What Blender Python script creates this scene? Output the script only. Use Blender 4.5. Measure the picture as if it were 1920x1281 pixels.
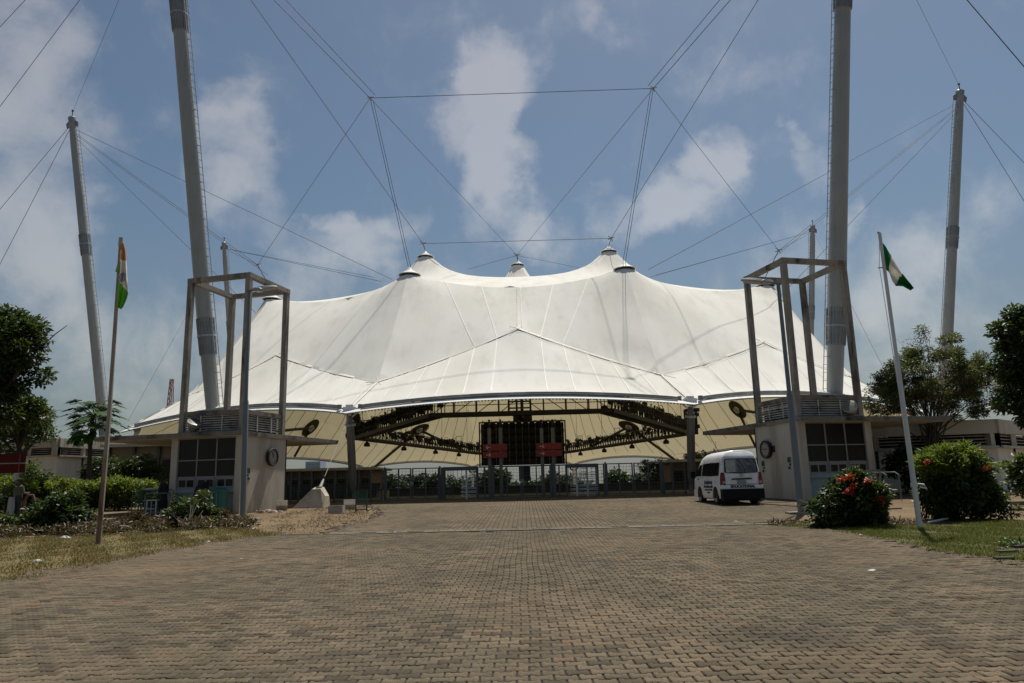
import bpy, bmesh, math, random
import numpy as np
from mathutils import Vector, Matrix
from mathutils.geometry import delaunay_2d_cdt
from mathutils.bvhtree import BVHTree

for _o in list(bpy.data.objects):
    bpy.data.objects.remove(_o)
SC = bpy.context.scene
COL = SC.collection
random.seed(7)
RNG = np.random.default_rng(11)
R = math.radians

# ------------------------------------------------------------------ camera
FPX, PITCH, ROLL, YAW = 1373.8, .19256, .023887, -.012529
CAM = np.array([.194, 0, 1.65])
_r0 = np.array([math.cos(YAW), -math.sin(YAW), 0]); _f0 = np.array([math.sin(YAW), math.cos(YAW), 0]); _z = np.array([0, 0, 1.])
CF = math.cos(PITCH) * _f0 + math.sin(PITCH) * _z
_u = -math.sin(PITCH) * _f0 + math.cos(PITCH) * _z
CX = math.cos(ROLL) * _r0 - math.sin(ROLL) * _u
CY = math.sin(ROLL) * _r0 + math.cos(ROLL) * _u
cd = bpy.data.cameras.new('camera'); cam = bpy.data.objects.new('camera', cd); COL.objects.link(cam)
cd.sensor_width = 36; cd.lens = FPX / 1920 * 36; cd.clip_start = .1; cd.clip_end = 6000
_m = Matrix.Identity(4)
for i in range(3):
    _m[i][0] = CX[i]; _m[i][1] = CY[i]; _m[i][2] = -CF[i]; _m[i][3] = CAM[i]
cam.matrix_world = _m
SC.camera = cam

def ray(px, py):
    return CX * (px - 960) / FPX + CY * (640.5 - py) / FPX + CF
def P(px, py, Y):                       # measured direction, chosen distance
    d = ray(px, py); return CAM + d * (Y / d[1])
SLOPE, YFLAT = .0195, 43.5
def gz(y):
    return SLOPE * min(max(y, -30.), YFLAT)
def G(px, py):                          # measured direction met with the ground
    d = ray(px, py); t = (CAM[1] * SLOPE - CAM[2]) / (d[2] - SLOPE * d[1]); return CAM + t * d
def PX(p):
    q = np.asarray(p, float) - CAM; d = q @ CF
    return 960 + FPX * (q @ CX) / d, 640.5 - FPX * (q @ CY) / d

# ------------------------------------------------------------------ light, sky, exposure
SUN_DIR = Vector((.17, .40, .90)).normalized()
SUN_EL = math.asin(SUN_DIR.z); SUN_AZ = math.atan2(SUN_DIR.x, SUN_DIR.y)
SKY_STRENGTH, SUN_STRENGTH, EXPOSURE = .058, 4.4, .16
sl = bpy.data.lights.new('sun', 'SUN'); sl.energy = SUN_STRENGTH; sl.angle = R(.6); sl.color = (1, .95, .86)
so = bpy.data.objects.new('sun', sl); COL.objects.link(so); so.rotation_euler = SUN_DIR.to_track_quat('Z', 'Y').to_euler()
so.location = (20, 40, 60)
SC.view_settings.view_transform = 'Standard'; SC.view_settings.look = 'None'
SC.view_settings.exposure = EXPOSURE; SC.view_settings.gamma = 1; SC.view_settings.use_curve_mapping = False
SC.cycles.max_bounces = 6; SC.cycles.diffuse_bounces = 3; SC.cycles.transmission_bounces = 4; SC.cycles.transparent_max_bounces = 6
SC.cycles.use_denoising = True

class NT:
    """tiny node helper"""
    def __init__(s, tree): s.t = tree; s.n = tree.nodes; s.l = tree.links
    def add(s, typ, **kw):
        n = s.n.new(typ)
        for k, v in kw.items(): setattr(n, k, v)
        return n
    def put(s, sock, v):
        if hasattr(v, 'links'): s.l.new(v, sock)
        else:
            if isinstance(v, (tuple, list)) and len(v) == 3 and sock.type == 'RGBA': v = (*v, 1)
            sock.default_value = v
    def math(s, op, a, b=None, c=None, clamp=False):
        n = s.add('ShaderNodeMath', operation=op, use_clamp=clamp); s.put(n.inputs[0], a)
        if b is not None: s.put(n.inputs[1], b)
        if c is not None: s.put(n.inputs[2], c)
        return n.outputs[0]
    def vmath(s, op, a, b=None, scale=None):
        n = s.add('ShaderNodeVectorMath', operation=op); s.put(n.inputs[0], a)
        if b is not None: s.put(n.inputs[1], b)
        if scale is not None: s.put(n.inputs['Scale'], scale)
        return n.outputs['Value'] if op in ('DOT_PRODUCT', 'LENGTH', 'DISTANCE') else n.outputs[0]
    def noise(s, vec, scale, detail=4, rough=.55, dist=0):
        n = s.add('ShaderNodeTexNoise'); s.put(n.inputs['Vector'], vec); n.inputs['Scale'].default_value = scale
        n.inputs['Detail'].default_value = detail; n.inputs['Roughness'].default_value = rough; n.inputs['Distortion'].default_value = dist
        return n.outputs[0]
    def mapr(s, v, a, b, c=0., d=1., smooth=False):
        n = s.add('ShaderNodeMapRange', interpolation_type='SMOOTHSTEP' if smooth else 'LINEAR')
        s.put(n.inputs[0], v); n.inputs[1].default_value = a; n.inputs[2].default_value = b; n.inputs[3].default_value = c; n.inputs[4].default_value = d
        return n.outputs[0]
    def mix(s, f, a, b, blend='MIX'):
        n = s.add('ShaderNodeMix', data_type='RGBA', blend_type=blend); s.put(n.inputs[0], f); s.put(n.inputs[6], a); s.put(n.inputs[7], b)
        return n.outputs[2]
    def bump(s, h, strength=.3, dist=.02):
        n = s.add('ShaderNodeBump'); s.put(n.inputs['Height'], h); n.inputs['Strength'].default_value = strength; n.inputs['Distance'].default_value = dist
        return n.outputs[0]

world = bpy.data.worlds.new('World'); SC.world = world; world.use_nodes = True
w = NT(world.node_tree); w.n.clear()
sky = w.add('ShaderNodeTexSky', sky_type='NISHITA'); sky.sun_disc = False
sky.sun_elevation = SUN_EL; sky.sun_rotation = SUN_AZ; sky.air_density = 1.2; sky.dust_density = 1.4; sky.ozone_density = 1.0; sky.altitude = 400
gen = w.add('ShaderNodeTexCoord').outputs['Generated']
warp1 = w.add('ShaderNodeTexNoise'); w.put(warp1.inputs['Vector'], gen); warp1.inputs['Scale'].default_value = 7; warp1.inputs['Detail'].default_value = 6
warp1.inputs['Roughness'].default_value = .6
wv = w.vmath('SCALE', w.vmath('SUBTRACT', warp1.outputs['Color'], (.5, .5, .5)), scale=.16)
dirw = w.vmath('NORMALIZE', w.vmath('ADD', gen, wv))
CLOUDS = [(20, 120, 170, .55), (110, 300, 150, .4), (40, 430, 170, .5), (160, 90, 60, .25), (60, 560, 150, .3), (200, 640, 130, .22), (430, 170, 55, .4), (445, 270, 80, .55),
          (400, 340, 60, .4), (480, 395, 70, .4), (940, 150, 75, .7), (890, 225, 85, .75), (945, 320, 80, .7), (930, 390, 75, .6), (1000, 420, 60, .4),
          (1050, 40, 60, .4), (1110, 95, 45, .35), (1290, 350, 85, .65), (1225, 390, 60, .5), (1330, 290, 60, .45), (1140, 385, 45, .45),
          (1520, 310, 50, .45), (1595, 395, 38, .6), (1478, 262, 24, .35), (590, 520, 95, .5), (690, 470, 75, .6), (745, 400, 45, .45), (860, 480, 60, .4),
          (615, 420, 32, .5), (1650, 500, 120, .42), (1500, 460, 90, .35), (1760, 560, 160, .35), (1455, 130, 50, .2), (1850, 420, 120, .28), (1640, 650, 150, .3), (360, 620, 120, .25)]
acc = None
for (cx_, cy_, rad, st) in CLOUDS:
    d = Vector(ray(cx_, cy_)).normalized(); e = Vector(ray(cx_ + rad * 1.35, cy_)).normalized()
    v = w.mapr(w.vmath('DOT_PRODUCT', dirw, tuple(d)), d.dot(e), 1., 0., st, True)
    acc = v if acc is None else w.math('ADD', acc, v)
fb = w.noise(gen, 9, 9, .62, .25)
broad = w.mapr(w.noise(gen, 2.6, 3, .5), .5, .75, 0., .35)
acc = w.math('ADD', w.math('ADD', acc, broad), w.math('MULTIPLY', w.math('SUBTRACT', fb, .5), 1.9))
mask = w.mapr(acc, .06, 1.05, 0., .95, True)
zed = w.add('ShaderNodeSeparateXYZ'); w.put(zed.inputs[0], gen)
hz = w.mapr(zed.outputs[2], 0., .38, .55, 0., True)
tint = w.mix(1., sky.outputs[0], (.87, .92, .915), 'MULTIPLY')
CLOUD_ADD, HAZE_COL = (3.8, 3.1, 2.2), (2.75, 3.15, 3.6)
c1 = w.mix(hz, tint, HAZE_COL)
c2 = w.mix(mask, c1, CLOUD_ADD, 'ADD')
bg = w.add('ShaderNodeBackground'); w.put(bg.inputs[0], c2); bg.inputs[1].default_value = SKY_STRENGTH
w.l.new(bg.outputs[0], w.add('ShaderNodeOutputWorld').inputs[0])

# ------------------------------------------------------------------ materials
MATS = {}
def mat(name, col, rough=.7, metal=0., var=.25, vscale=3., col2=None, bump=.0, bscale=30., bdist=.01, stain=None, stain_scale=1.2, streak=False, spec=.5, fine=None):
    """procedural paint: colour varied by noise towards col2, optional stains and vertical streaks, optional bump"""
    if name in MATS: return MATS[name]
    m = bpy.data.materials.new(name); m.use_nodes = True; MATS[name] = m
    t = NT(m.node_tree); b = t.n['Principled BSDF']
    pos = t.add('ShaderNodeNewGeometry').outputs['Position']
    c2 = col2 or tuple(c * (1 - var) for c in col)
    c = t.mix(t.mapr(t.noise(pos, vscale, 6, .6), .3, .72), col, c2)
    if fine: c = t.mix(t.mapr(t.noise(pos, fine, 3, .7), .35, .65, 0, .45), c, tuple(x * .72 for x in col))
    if stain:
        v = pos
        if streak:
            mp = t.add('ShaderNodeMapping'); t.put(mp.inputs['Vector'], pos); mp.inputs['Scale'].default_value = (1, 1, .16); v = mp.outputs[0]
        c = t.mix(t.mapr(t.noise(v, stain_scale, 8, .68), .5, .68), c, stain)
    t.put(b.inputs['Base Color'], c); b.inputs['Roughness'].default_value = rough; b.inputs['Metallic'].default_value = metal
    b.inputs['Specular IOR Level'].default_value = spec
    if bump: t.put(b.inputs['Normal'], t.bump(t.noise(pos, bscale, 5, .6), bump, bdist))
    return m

def leaf_mat(name, dark, light, yellow=None, trans=.3, rough=.45, tcol=(.16, .22, .03)):
    if name in MATS: return MATS[name]
    m = bpy.data.materials.new(name); m.use_nodes = True; MATS[name] = m
    t = NT(m.node_tree); b = t.n['Principled BSDF']; out = t.n['Material Output']
    a = t.add('ShaderNodeAttribute', attribute_name='tone').outputs['Fac']
    c = t.mix(a, dark, light)
    if yellow: c = t.mix(t.mapr(a, .8, 1.), c, yellow)
    t.put(b.inputs['Base Color'], c); b.inputs['Roughness'].default_value = rough; b.inputs['Specular IOR Level'].default_value = .4
    tr = t.add('ShaderNodeBsdfTranslucent'); t.put(tr.inputs[0], t.mix(.5, c, tcol))
    mx = t.add('ShaderNodeMixShader'); mx.inputs[0].default_value = trans; t.l.new(b.outputs[0], mx.inputs[1]); t.l.new(tr.outputs[0], mx.inputs[2])
    t.l.new(mx.outputs[0], out.inputs[0])
    return m

# ------------------------------------------------------------------ objects
WL = {}
def tag(o, label=None, cat=None, group=None, kind=None):
    if label: o['label'] = label
    if cat: o['category'] = cat
    if group: o['group'] = group
    if kind: o['kind'] = kind
    return o
def thing(name, label, cat, loc=(0, 0, 0), group=None):
    o = bpy.data.objects.new(name, None); COL.objects.link(o); o.location = tuple(float(x) for x in loc); o.empty_display_size = .2
    WL[o.name] = np.array([float(x) for x in loc])
    return tag(o, label, cat, group)
def link(name, me, parent=None, loc=None):
    o = bpy.data.objects.new(name, me); COL.objects.link(o)
    if parent is not None: o.parent = parent
    if loc is not None: o.location = tuple(float(x) for x in loc)
    base = WL.get(parent.name, np.zeros(3)) if parent is not None else np.zeros(3)
    WL[o.name] = base + (np.array(loc, float) if loc is not None else 0)
    return o

class MB:
    """collects shapes in world coordinates; build() links them as one mesh object"""
    def __init__(s): s.v = []; s.f = []
    def poly(s, vs, fs):
        k = len(s.v); s.v += [tuple(float(c) for c in v) for v in vs]; s.f += [tuple(i + k for i in f) for f in fs]; return s
    def box(s, c, size, rz=0., ax=None):
        c = np.array(c, float); h = np.array(size, float) / 2
        if ax is None: ax = np.array([[math.cos(rz), math.sin(rz), 0], [-math.sin(rz), math.cos(rz), 0], [0, 0, 1]])
        vs = [c + sx * h[0] * ax[0] + sy * h[1] * ax[1] + sz * h[2] * ax[2] for sz in (-1, 1) for sx, sy in ((-1, -1), (1, -1), (1, 1), (-1, 1))]
        return s.poly(vs, [(3, 2, 1, 0), (4, 5, 6, 7), (0, 1, 5, 4), (1, 2, 6, 5), (2, 3, 7, 6), (3, 0, 4, 7)])
    def bar(s, p, q, wd, ht=None, up=(0, 0, 1)):
        p = np.array(p, float); q = np.array(q, float); d = q - p; L = np.linalg.norm(d); d /= L
        up = np.array(up, float)
        if abs(d @ up) > .97: up = np.array([1., .0, 0])
        a = np.cross(up, d); a /= np.linalg.norm(a); b = np.cross(d, a)
        return s.box((p + q) / 2, (L, wd, ht or wd), ax=np.array([d, a, b]))
    def tube(s, pts, r, n=8, cap=True):
        pts = [np.array(p, float) for p in pts]; m = len(pts); rr = [r] * m if np.isscalar(r) else list(r)
        k = len(s.v); prev = None
        for i, p in enumerate(pts):
            d = pts[min(i + 1, m - 1)] - pts[max(i - 1, 0)]; d = d / (np.linalg.norm(d) + 1e-9)
            if prev is None:
                u = np.array([1., 0, 0]) if abs(d[0]) < .8 else np.array([0, 1., 0]); prev = np.cross(d, u)
            a = prev - d * (prev @ d); a /= np.linalg.norm(a) + 1e-9; prev = a; b = np.cross(d, a)
            for j in range(n):
                t = 2 * math.pi * j / n; s.v.append(tuple(p + rr[i] * (math.cos(t) * a + math.sin(t) * b)))
        for i in range(m - 1):
            for j in range(n):
                s.f.append((k + i * n + j, k + i * n + (j + 1) % n, k + (i + 1) * n + (j + 1) % n, k + (i + 1) * n + j))
        if cap: s.f.append(tuple(k + j for j in range(n))[::-1]); s.f.append(tuple(k + (m - 1) * n + j for j in range(n)))
        return s
    def lathe(s, prof, c, n=24, axis=None, up=None):
        """profile of (radius, height) turned about axis through c"""
        c = np.array(c, float); ax = np.array(axis if axis is not None else (0, 0, 1.), float); ax /= np.linalg.norm(ax)
        u = np.array([1., 0, 0]) if abs(ax[0]) < .8 else np.array([0, 1., 0]); a = np.cross(ax, u); a /= np.linalg.norm(a); b = np.cross(ax, a)
        k = len(s.v)
        for r_, h_ in prof:
            for j in range(n):
                t = 2 * math.pi * j / n; s.v.append(tuple(c + ax * h_ + r_ * (math.cos(t) * a + math.sin(t) * b)))
        for i in range(len(prof) - 1):
            for j in range(n):
                s.f.append((k + i * n + j, k + i * n + (j + 1) % n, k + (i + 1) * n + (j + 1) % n, k + (i + 1) * n + j))
        if prof[0][0] > 1e-4: s.f.append(tuple(k + j for j in range(n))[::-1])
        if prof[-1][0] > 1e-4: s.f.append(tuple(k + (len(prof) - 1) * n + j for j in range(n)))
        return s
    def prism(s, poly, z0, z1):
        n = len(poly); vs = [(x, y, z0) for x, y in poly] + [(x, y, z1) for x, y in poly]
        return s.poly(vs, [tuple(range(n))[::-1], tuple(range(n, 2 * n))] + [(i, (i + 1) % n, n + (i + 1) % n, n + i) for i in range(n)])
    def slab(s, quad, nrm, th):
        """four (or more) corners thickened along nrm"""
        q = [np.array(p, float) for p in quad]; d = np.array(nrm, float) * th; n = len(q)
        return s.poly(q + [p + d for p in q], [tuple(range(n))[::-1], tuple(range(n, 2 * n))] + [(i, (i + 1) % n, n + (i + 1) % n, n + i) for i in range(n)])
    def ball(s, c, r, nu=10, nv=7, sc=(1, 1, 1)):
        c = np.array(c, float); k = len(s.v)
        for i in range(nv + 1):
            th = math.pi * i / nv
            for j in range(nu):
                ph = 2 * math.pi * j / nu
                s.v.append((c[0] + r * sc[0] * math.sin(th) * math.cos(ph), c[1] + r * sc[1] * math.sin(th) * math.sin(ph), c[2] + r * sc[2] * math.cos(th)))
        for i in range(nv):
            for j in range(nu):
                s.f.append((k + i * nu + j, k + (i + 1) * nu + j, k + (i + 1) * nu + (j + 1) % nu, k + i * nu + (j + 1) % nu))
        return s
    def mesh(s, name, m, smooth=False, org=(0, 0, 0)):
        me = bpy.data.meshes.new(name); o = np.array(org, float)
        me.from_pydata([tuple(np.array(v) - o) for v in s.v], [], s.f)
        bm = bmesh.new(); bm.from_mesh(me)
        bmesh.ops.remove_doubles(bm, verts=bm.verts, dist=1e-5)
        bmesh.ops.recalc_face_normals(bm, faces=bm.faces)
        if smooth:
            for f in bm.faces: f.smooth = True
            for e in bm.edges:
                if len(e.link_faces) == 2 and e.calc_face_angle(0) > .6: e.smooth = False
        bm.to_mesh(me); bm.free()
        me.materials.append(m); return me
    def build(s, name, m, parent=None, smooth=False, label=None, cat=None, group=None, kind=None, org=None):
        base = WL.get(parent.name, np.zeros(3)) if parent is not None else np.zeros(3)
        if parent is None and org is None:
            a = np.array(s.v); org = np.array([a[:, 0].mean(), a[:, 1].mean(), a[:, 2].min()]) if cat else np.zeros(3)
        if org is None: org = base
        o = link(name, s.mesh(name, m, smooth, org), parent, np.array(org, float) - base)
        return tag(o, label, cat, group, kind)

def np_mesh(name, V, F, m, tone=None, smooth=False):
    """fast mesh from an (n,3) array and an (m,k) array of equal-length faces"""
    me = bpy.data.meshes.new(name); k = F.shape[1]
    me.vertices.add(len(V)); me.vertices.foreach_set('co', np.ascontiguousarray(V, np.float32).ravel())
    me.loops.add(F.size); me.loops.foreach_set('vertex_index', np.ascontiguousarray(F, np.int32).ravel())
    me.polygons.add(len(F)); me.polygons.foreach_set('loop_start', np.arange(0, F.size, k, dtype=np.int32))
    me.update(calc_edges=True)
    if smooth: me.polygons.foreach_set('use_smooth', np.ones(len(F), bool))
    if tone is not None:
        at = me.attributes.new('tone', 'FLOAT', 'FACE'); at.data.foreach_set('value', np.asarray(tone, np.float32))
    me.materials.append(m); return me

def leaf_mesh(name, pts, size, m, aspect=.42, up=.3, tone=None, out=None):
    """one folded rhombic leaf (two triangles) per point"""
    n = len(pts); d = RNG.normal(size=(n, 3)); d[:, 2] = d[:, 2] * .6 - up * .5
    if out is not None: d += out * 1.1
    d /= np.linalg.norm(d, axis=1)[:, None]
    s_ = np.cross(d, RNG.normal(size=(n, 3)) * .55 + np.array([0, 0, 1.])); s_ /= np.linalg.norm(s_, axis=1)[:, None] + 1e-9
    nn = np.cross(s_, d)
    L = (size * RNG.uniform(.6, 1.3, n))[:, None]; W = L * aspect * .5
    V = np.stack([pts, pts + d * L * .5 + s_ * W + nn * L * .08, pts + d * L - nn * L * .05, pts + d * L * .5 - s_ * W + nn * L * .08], 1).reshape(-1, 3)
    i = np.arange(n)[:, None] * 4
    F = np.concatenate([i + np.array([[0, 1, 2]]), i + np.array([[0, 2, 3]])], 1).reshape(-1, 3)
    if tone is None: tone = RNG.uniform(0, 1, n)
    return np_mesh(name, V, F, m, np.repeat(tone, 2))

def clump_points(ells, nclump, nleaf, rc, flat=.7, gap=.0):
    """leaf points gathered in clumps spread through a union of ellipsoids (cx,cy,cz,rx,ry,rz)"""
    ells = np.array(ells, float); vol = ells[:, 3] * ells[:, 4] * ells[:, 5]; pr = vol / vol.sum()
    k = RNG.choice(len(ells), nclump, p=pr)
    d = RNG.normal(size=(nclump, 3)); d /= np.linalg.norm(d, axis=1)[:, None]
    rad = RNG.uniform(.35, 1., nclump) ** .5
    C = ells[k, :3] + d * ells[k, 3:] * rad[:, None]
    cr = rc * RNG.uniform(.55, 1.35, nclump)
    j = RNG.choice(nclump, nleaf, p=cr ** 2 / (cr ** 2).sum())
    e = RNG.normal(size=(nleaf, 3)); e /= np.linalg.norm(e, axis=1)[:, None]
    p = C[j] + e * (cr[j] * RNG.uniform(.2, 1, nleaf) ** .6)[:, None] * np.array([1, 1, flat])
    tone = np.clip(RNG.normal(.45, .22, nleaf) + RNG.normal(0, .2, nclump)[j], 0, 1)
    return p, C, tone, e

def conv(o, name=None):
    """evaluate modifiers into a plain mesh"""
    dg = bpy.context.evaluated_depsgraph_get(); me = bpy.data.meshes.new_from_object(o.evaluated_get(dg))
    old = o.data; o.modifiers.clear(); o.data = me
    return o
# ------------------------------------------------------------------ common materials
M_conc = mat('weathered_concrete', (.34, .31, .26), .9, var=.3, vscale=2.5, bump=.35, bscale=18, stain=(.045, .04, .036), stain_scale=1.9, streak=True)
M_slabc = mat('stained_slab', (.24, .22, .185), .9, var=.35, vscale=3, bump=.35, bscale=14, stain=(.018, .018, .016), stain_scale=.9)
M_plaster = mat('cream_plaster', (.50, .455, .375), .85, var=.14, vscale=1.2, bump=.1, bscale=40, stain=(.30, .25, .19), stain_scale=.7, streak=True)
M_white = mat('white_paint', (.72, .71, .68), .6, var=.08, vscale=2, stain=(.5, .47, .42), stain_scale=.8, streak=True)
M_steel = mat('galvanised_steel', (.42, .44, .45), .42, .55, var=.12, vscale=2.5, stain=(.26, .26, .25), stain_scale=1.5, streak=True)
M_mast = mat('mast_paint', (.33, .335, .315), .42, .1, var=.1, vscale=.8, stain=(.24, .24, .225), stain_scale=.5, streak=True)
M_collar = mat('collar_steel', (.27, .28, .28), .5, .2, var=.2, vscale=2, bump=.1)
M_fence = mat('fence_steel', (.10, .11, .118), .6, .1, var=.2, vscale=2)
M_rotor = mat('bright_steel', (.80, .81, .82), .35, .0, var=.1)
M_dark = mat('black_steel', (.018, .017, .016), .6, .2, var=.3, vscale=3)
M_cable = mat('cable_steel', (.06, .065, .07), .7, .0, var=.2)
M_glass = mat('dark_glass', (.022, .02, .016), .25, 0, var=.4, vscale=1.5, spec=.18)
M_frame = mat('grey_window_frame', (.24, .24, .225), .6, var=.15)
M_panelb = mat('pale_blue_panel', (.30, .37, .38), .7, var=.15, vscale=2, stain=(.2, .22, .21))
M_green = mat('green_steel', (.012, .07, .045), .5, .2, var=.3)
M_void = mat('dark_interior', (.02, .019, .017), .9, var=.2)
M_red = mat('red_sign_paint', (.30, .028, .018), .6, var=.2, vscale=3, stain=(.2, .03, .02))
M_signwhite = mat('sign_white', (.62, .58, .54), .6, var=.1)
M_louv = mat('louvre_concrete', (.55, .53, .48), .85, var=.2, vscale=3, stain=(.16, .15, .13), stain_scale=2)

# ------------------------------------------------------------------ ground
def ground_material():
    m = bpy.data.materials.new('dry_earth'); m.use_nodes = True; t = NT(m.node_tree); b = t.n['Principled BSDF']
    p = t.add('ShaderNodeNewGeometry').outputs['Position']
    c = t.mix(t.mapr(t.noise(p, .35, 8, .65), .35, .65), (.22, .165, .10), (.15, .105, .062))
    c = t.mix(t.mapr(t.noise(p, 2.2, 8, .7), .5, .72), c, (.23, .15, .062))
    c = t.mix(t.mapr(t.noise(p, 14, 5, .7), .45, .75), c, (.075, .055, .036))
    t.put(b.inputs['Base Color'], c); b.inputs['Roughness'].default_value = .95; b.inputs['Specular IOR Level'].default_value = .1
    t.put(b.inputs['Normal'], t.bump(t.noise(p, 9, 8, .7), .6, .05)); return m
M_earth = ground_material()
gv, gf = [], []
ys = [-60, -30, 0, 10, 20, 30, YFLAT, 62, 90, 150, 400, 1500, 4500]
zs = {62: .84, 90: .0, 150: -.4, 400: -.6, 1500: -1, 4500: -2}
xs = [-3000, -400, -120, -40, 0, 40, 120, 400, 3000]
for y in ys:
    for x in xs: gv.append((x, y, zs.get(y, gz(y)) - .03))
nx = len(xs)
for i in range(len(ys) - 1):
    for j in range(nx - 1): gf.append((i * nx + j, i * nx + j + 1, (i + 1) * nx + j + 1, (i + 1) * nx + j))
MB().poly(gv, gf).build('ground', M_earth, kind='structure')
MB().box((0, 87, .805), (70, 82.5, .09)).build('shade_toned_floor', mat('shade_toned_floor', (.05, .048, .044), .9, var=.3, vscale=.6), kind='structure')  # floor under the tent; its dark colour stands in for the shade there

def inside(poly, X, Y):
    r = np.zeros(len(X), bool); n = len(poly); j = n - 1
    for i in range(n):
        xi, yi = poly[i]; xj, yj = poly[j]
        r ^= ((yi > Y) != (yj > Y)) & (X < (xj - xi) * (Y - yi) / (yj - yi + 1e-12) + xi); j = i
    return r

def px_ground(*pts): return [tuple(G(*p)[:2]) for p in pts]
DRAIN_Y = 20.9
LEFT_EDGE = px_ground((0, 1085), (60, 1078), (130, 1062), (230, 1042), (330, 1024), (420, 1010), (500, 1002), (590, 999))
RIGHT_EDGE = px_ground((1450, 984), (1560, 991), (1640, 1006), (1720, 1024), (1820, 1041), (1920, 1060))
NEAR = [(LEFT_EDGE[0][0] - 5.5, LEFT_EDGE[0][1] - 1.2), *LEFT_EDGE, (-5.4, DRAIN_Y), (7.1, DRAIN_Y), *RIGHT_EDGE, (RIGHT_EDGE[-1][0] + 5.5, RIGHT_EDGE[-1][1] - 1.3), (13.5, 4.0), (-14.5, 4.0)]
FAR = [(-5.6, DRAIN_Y + .5), *px_ground((640, 985), (700, 972), (712, 958), (690, 948)), (-8.3, 45), (15, 45), (14.6, 31.5), *px_ground((1500, 958), (1475, 975)), (7.2, DRAIN_Y + .5)]

def paver_mat(name, per_object):
    m = bpy.data.materials.new(name); m.use_nodes = True; t = NT(m.node_tree); b = t.n['Principled BSDF']
    p = t.add('ShaderNodeNewGeometry').outputs['Position']
    tone = t.add('ShaderNodeObjectInfo').outputs['Random'] if per_object else t.add('ShaderNodeAttribute', attribute_name='tone').outputs['Fac']
    c = t.mix(t.mapr(tone, .0, .75), (.196, .154, .101), (.134, .107, .073))
    c = t.mix(t.mapr(tone, .78, .9), c, (.078, .064, .044)); c = t.mix(t.mapr(tone, .06, .0), c, (.20, .125, .075))
    c = t.mix(t.mapr(t.noise(p, .55, 6, .65), .42, .66, 0, .75), c, (.088, .077, .054))
    c = t.mix(t.mapr(t.noise(p, 2.4, 7, .75), .5, .66, 0, .75), c, (.075, .062, .042))
    c = t.mix(t.mapr(t.noise(p, 60, 4, .8), .47, .62, 0, .7), c, (.05, .043, .034))
    c = t.mix(t.mapr(t.noise(p, .17, 3, .5), .5, .7, 0, .4), c, (.22, .155, .095))
    c = t.mix(t.mapr(t.noise(p, .42, 4, .6, .6), .60, .70, 0, .6), c, (.055, .05, .04))
    t.put(b.inputs['Base Color'], c); b.inputs['Roughness'].default_value = .92; b.inputs['Specular IOR Level'].default_value = .08
    t.put(b.inputs['Normal'], t.bump(t.noise(p, 160, 4, .7), .5, .004)); return m
M_pav, M_pavo = paver_mat('paver_concrete', False), paver_mat('paver_concrete_single', True)
M_sand = mat('joint_sand', (.032, .025, .018), .95, var=.4, vscale=4, bump=.4, bscale=60)

def sheet(name, poly, dz, m, **kw):
    """flat piece of ground following the gentle slope, cut where the slope ends"""
    bm = bmesh.new(); f = bm.faces.new([bm.verts.new((x, y, 0)) for x, y in poly])
    bmesh.ops.triangulate(bm, faces=[f])
    if min(y for _, y in poly) < YFLAT < max(y for _, y in poly):
        bmesh.ops.bisect_plane(bm, geom=bm.verts[:] + bm.edges[:] + bm.faces[:], plane_co=(0, YFLAT, 0), plane_no=(0, 1, 0))
    for v in bm.verts: v.co.z = gz(v.co.y) + dz
    bmesh.ops.recalc_face_normals(bm, faces=bm.faces)
    me = bpy.data.meshes.new(name); bm.to_mesh(me); bm.free(); me.materials.append(m)
    o = link(name, me); return tag(o, **kw)
fore = sheet('forecourt_paving', NEAR, -.017, M_sand, kind='structure')
farp = sheet('entrance_paving', FAR, -.017, M_sand, kind='structure')

def paver_shape(outline, ch=.006, ce=.007, depth=.03):
    """paver as an (n,3) template: chamfered top edge; faces padded to quads"""
    n = len(outline); o = np.array(outline, float); c = o.mean(0)
    # inset the outline for the chamfer
    inn = []
    for i in range(n):
        a, b_, d = o[i - 1], o[i], o[(i + 1) % n]
        e1 = (b_ - a) / np.linalg.norm(b_ - a); e2 = (d - b_) / np.linalg.norm(d - b_)
        n1 = np.array([-e1[1], e1[0]]); n2 = np.array([-e2[1], e2[0]]); q = n1 + n2; q /= max(.35, (q @ q) / 2)
        inn.append(b_ + q * ce)
    inn = np.array(inn)
    V = np.concatenate([np.c_[inn, np.zeros(n)], np.c_[o, np.full(n, -ch)], np.c_[o, np.full(n, -depth)]])
    quads = [(i, n + i, n + (i + 1) % n, (i + 1) % n) for i in range(n)] + [(n + i, 2 * n + i, 2 * n + (i + 1) % n, n + (i + 1) % n) for i in range(n)]
    return V, quads, n
# bow-tie paver: wide ends, narrow waist
OUT = [(-.092, -.077), (-.055, -.077), (-.040, -.050), (.040, -.050), (.055, -.077), (.092, -.077), (.092, .077), (.055, .077), (.040, .050), (-.040, .050), (-.055, .077), (-.092, .077)]
PV, PQ, PN = paver_shape(OUT)
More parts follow.
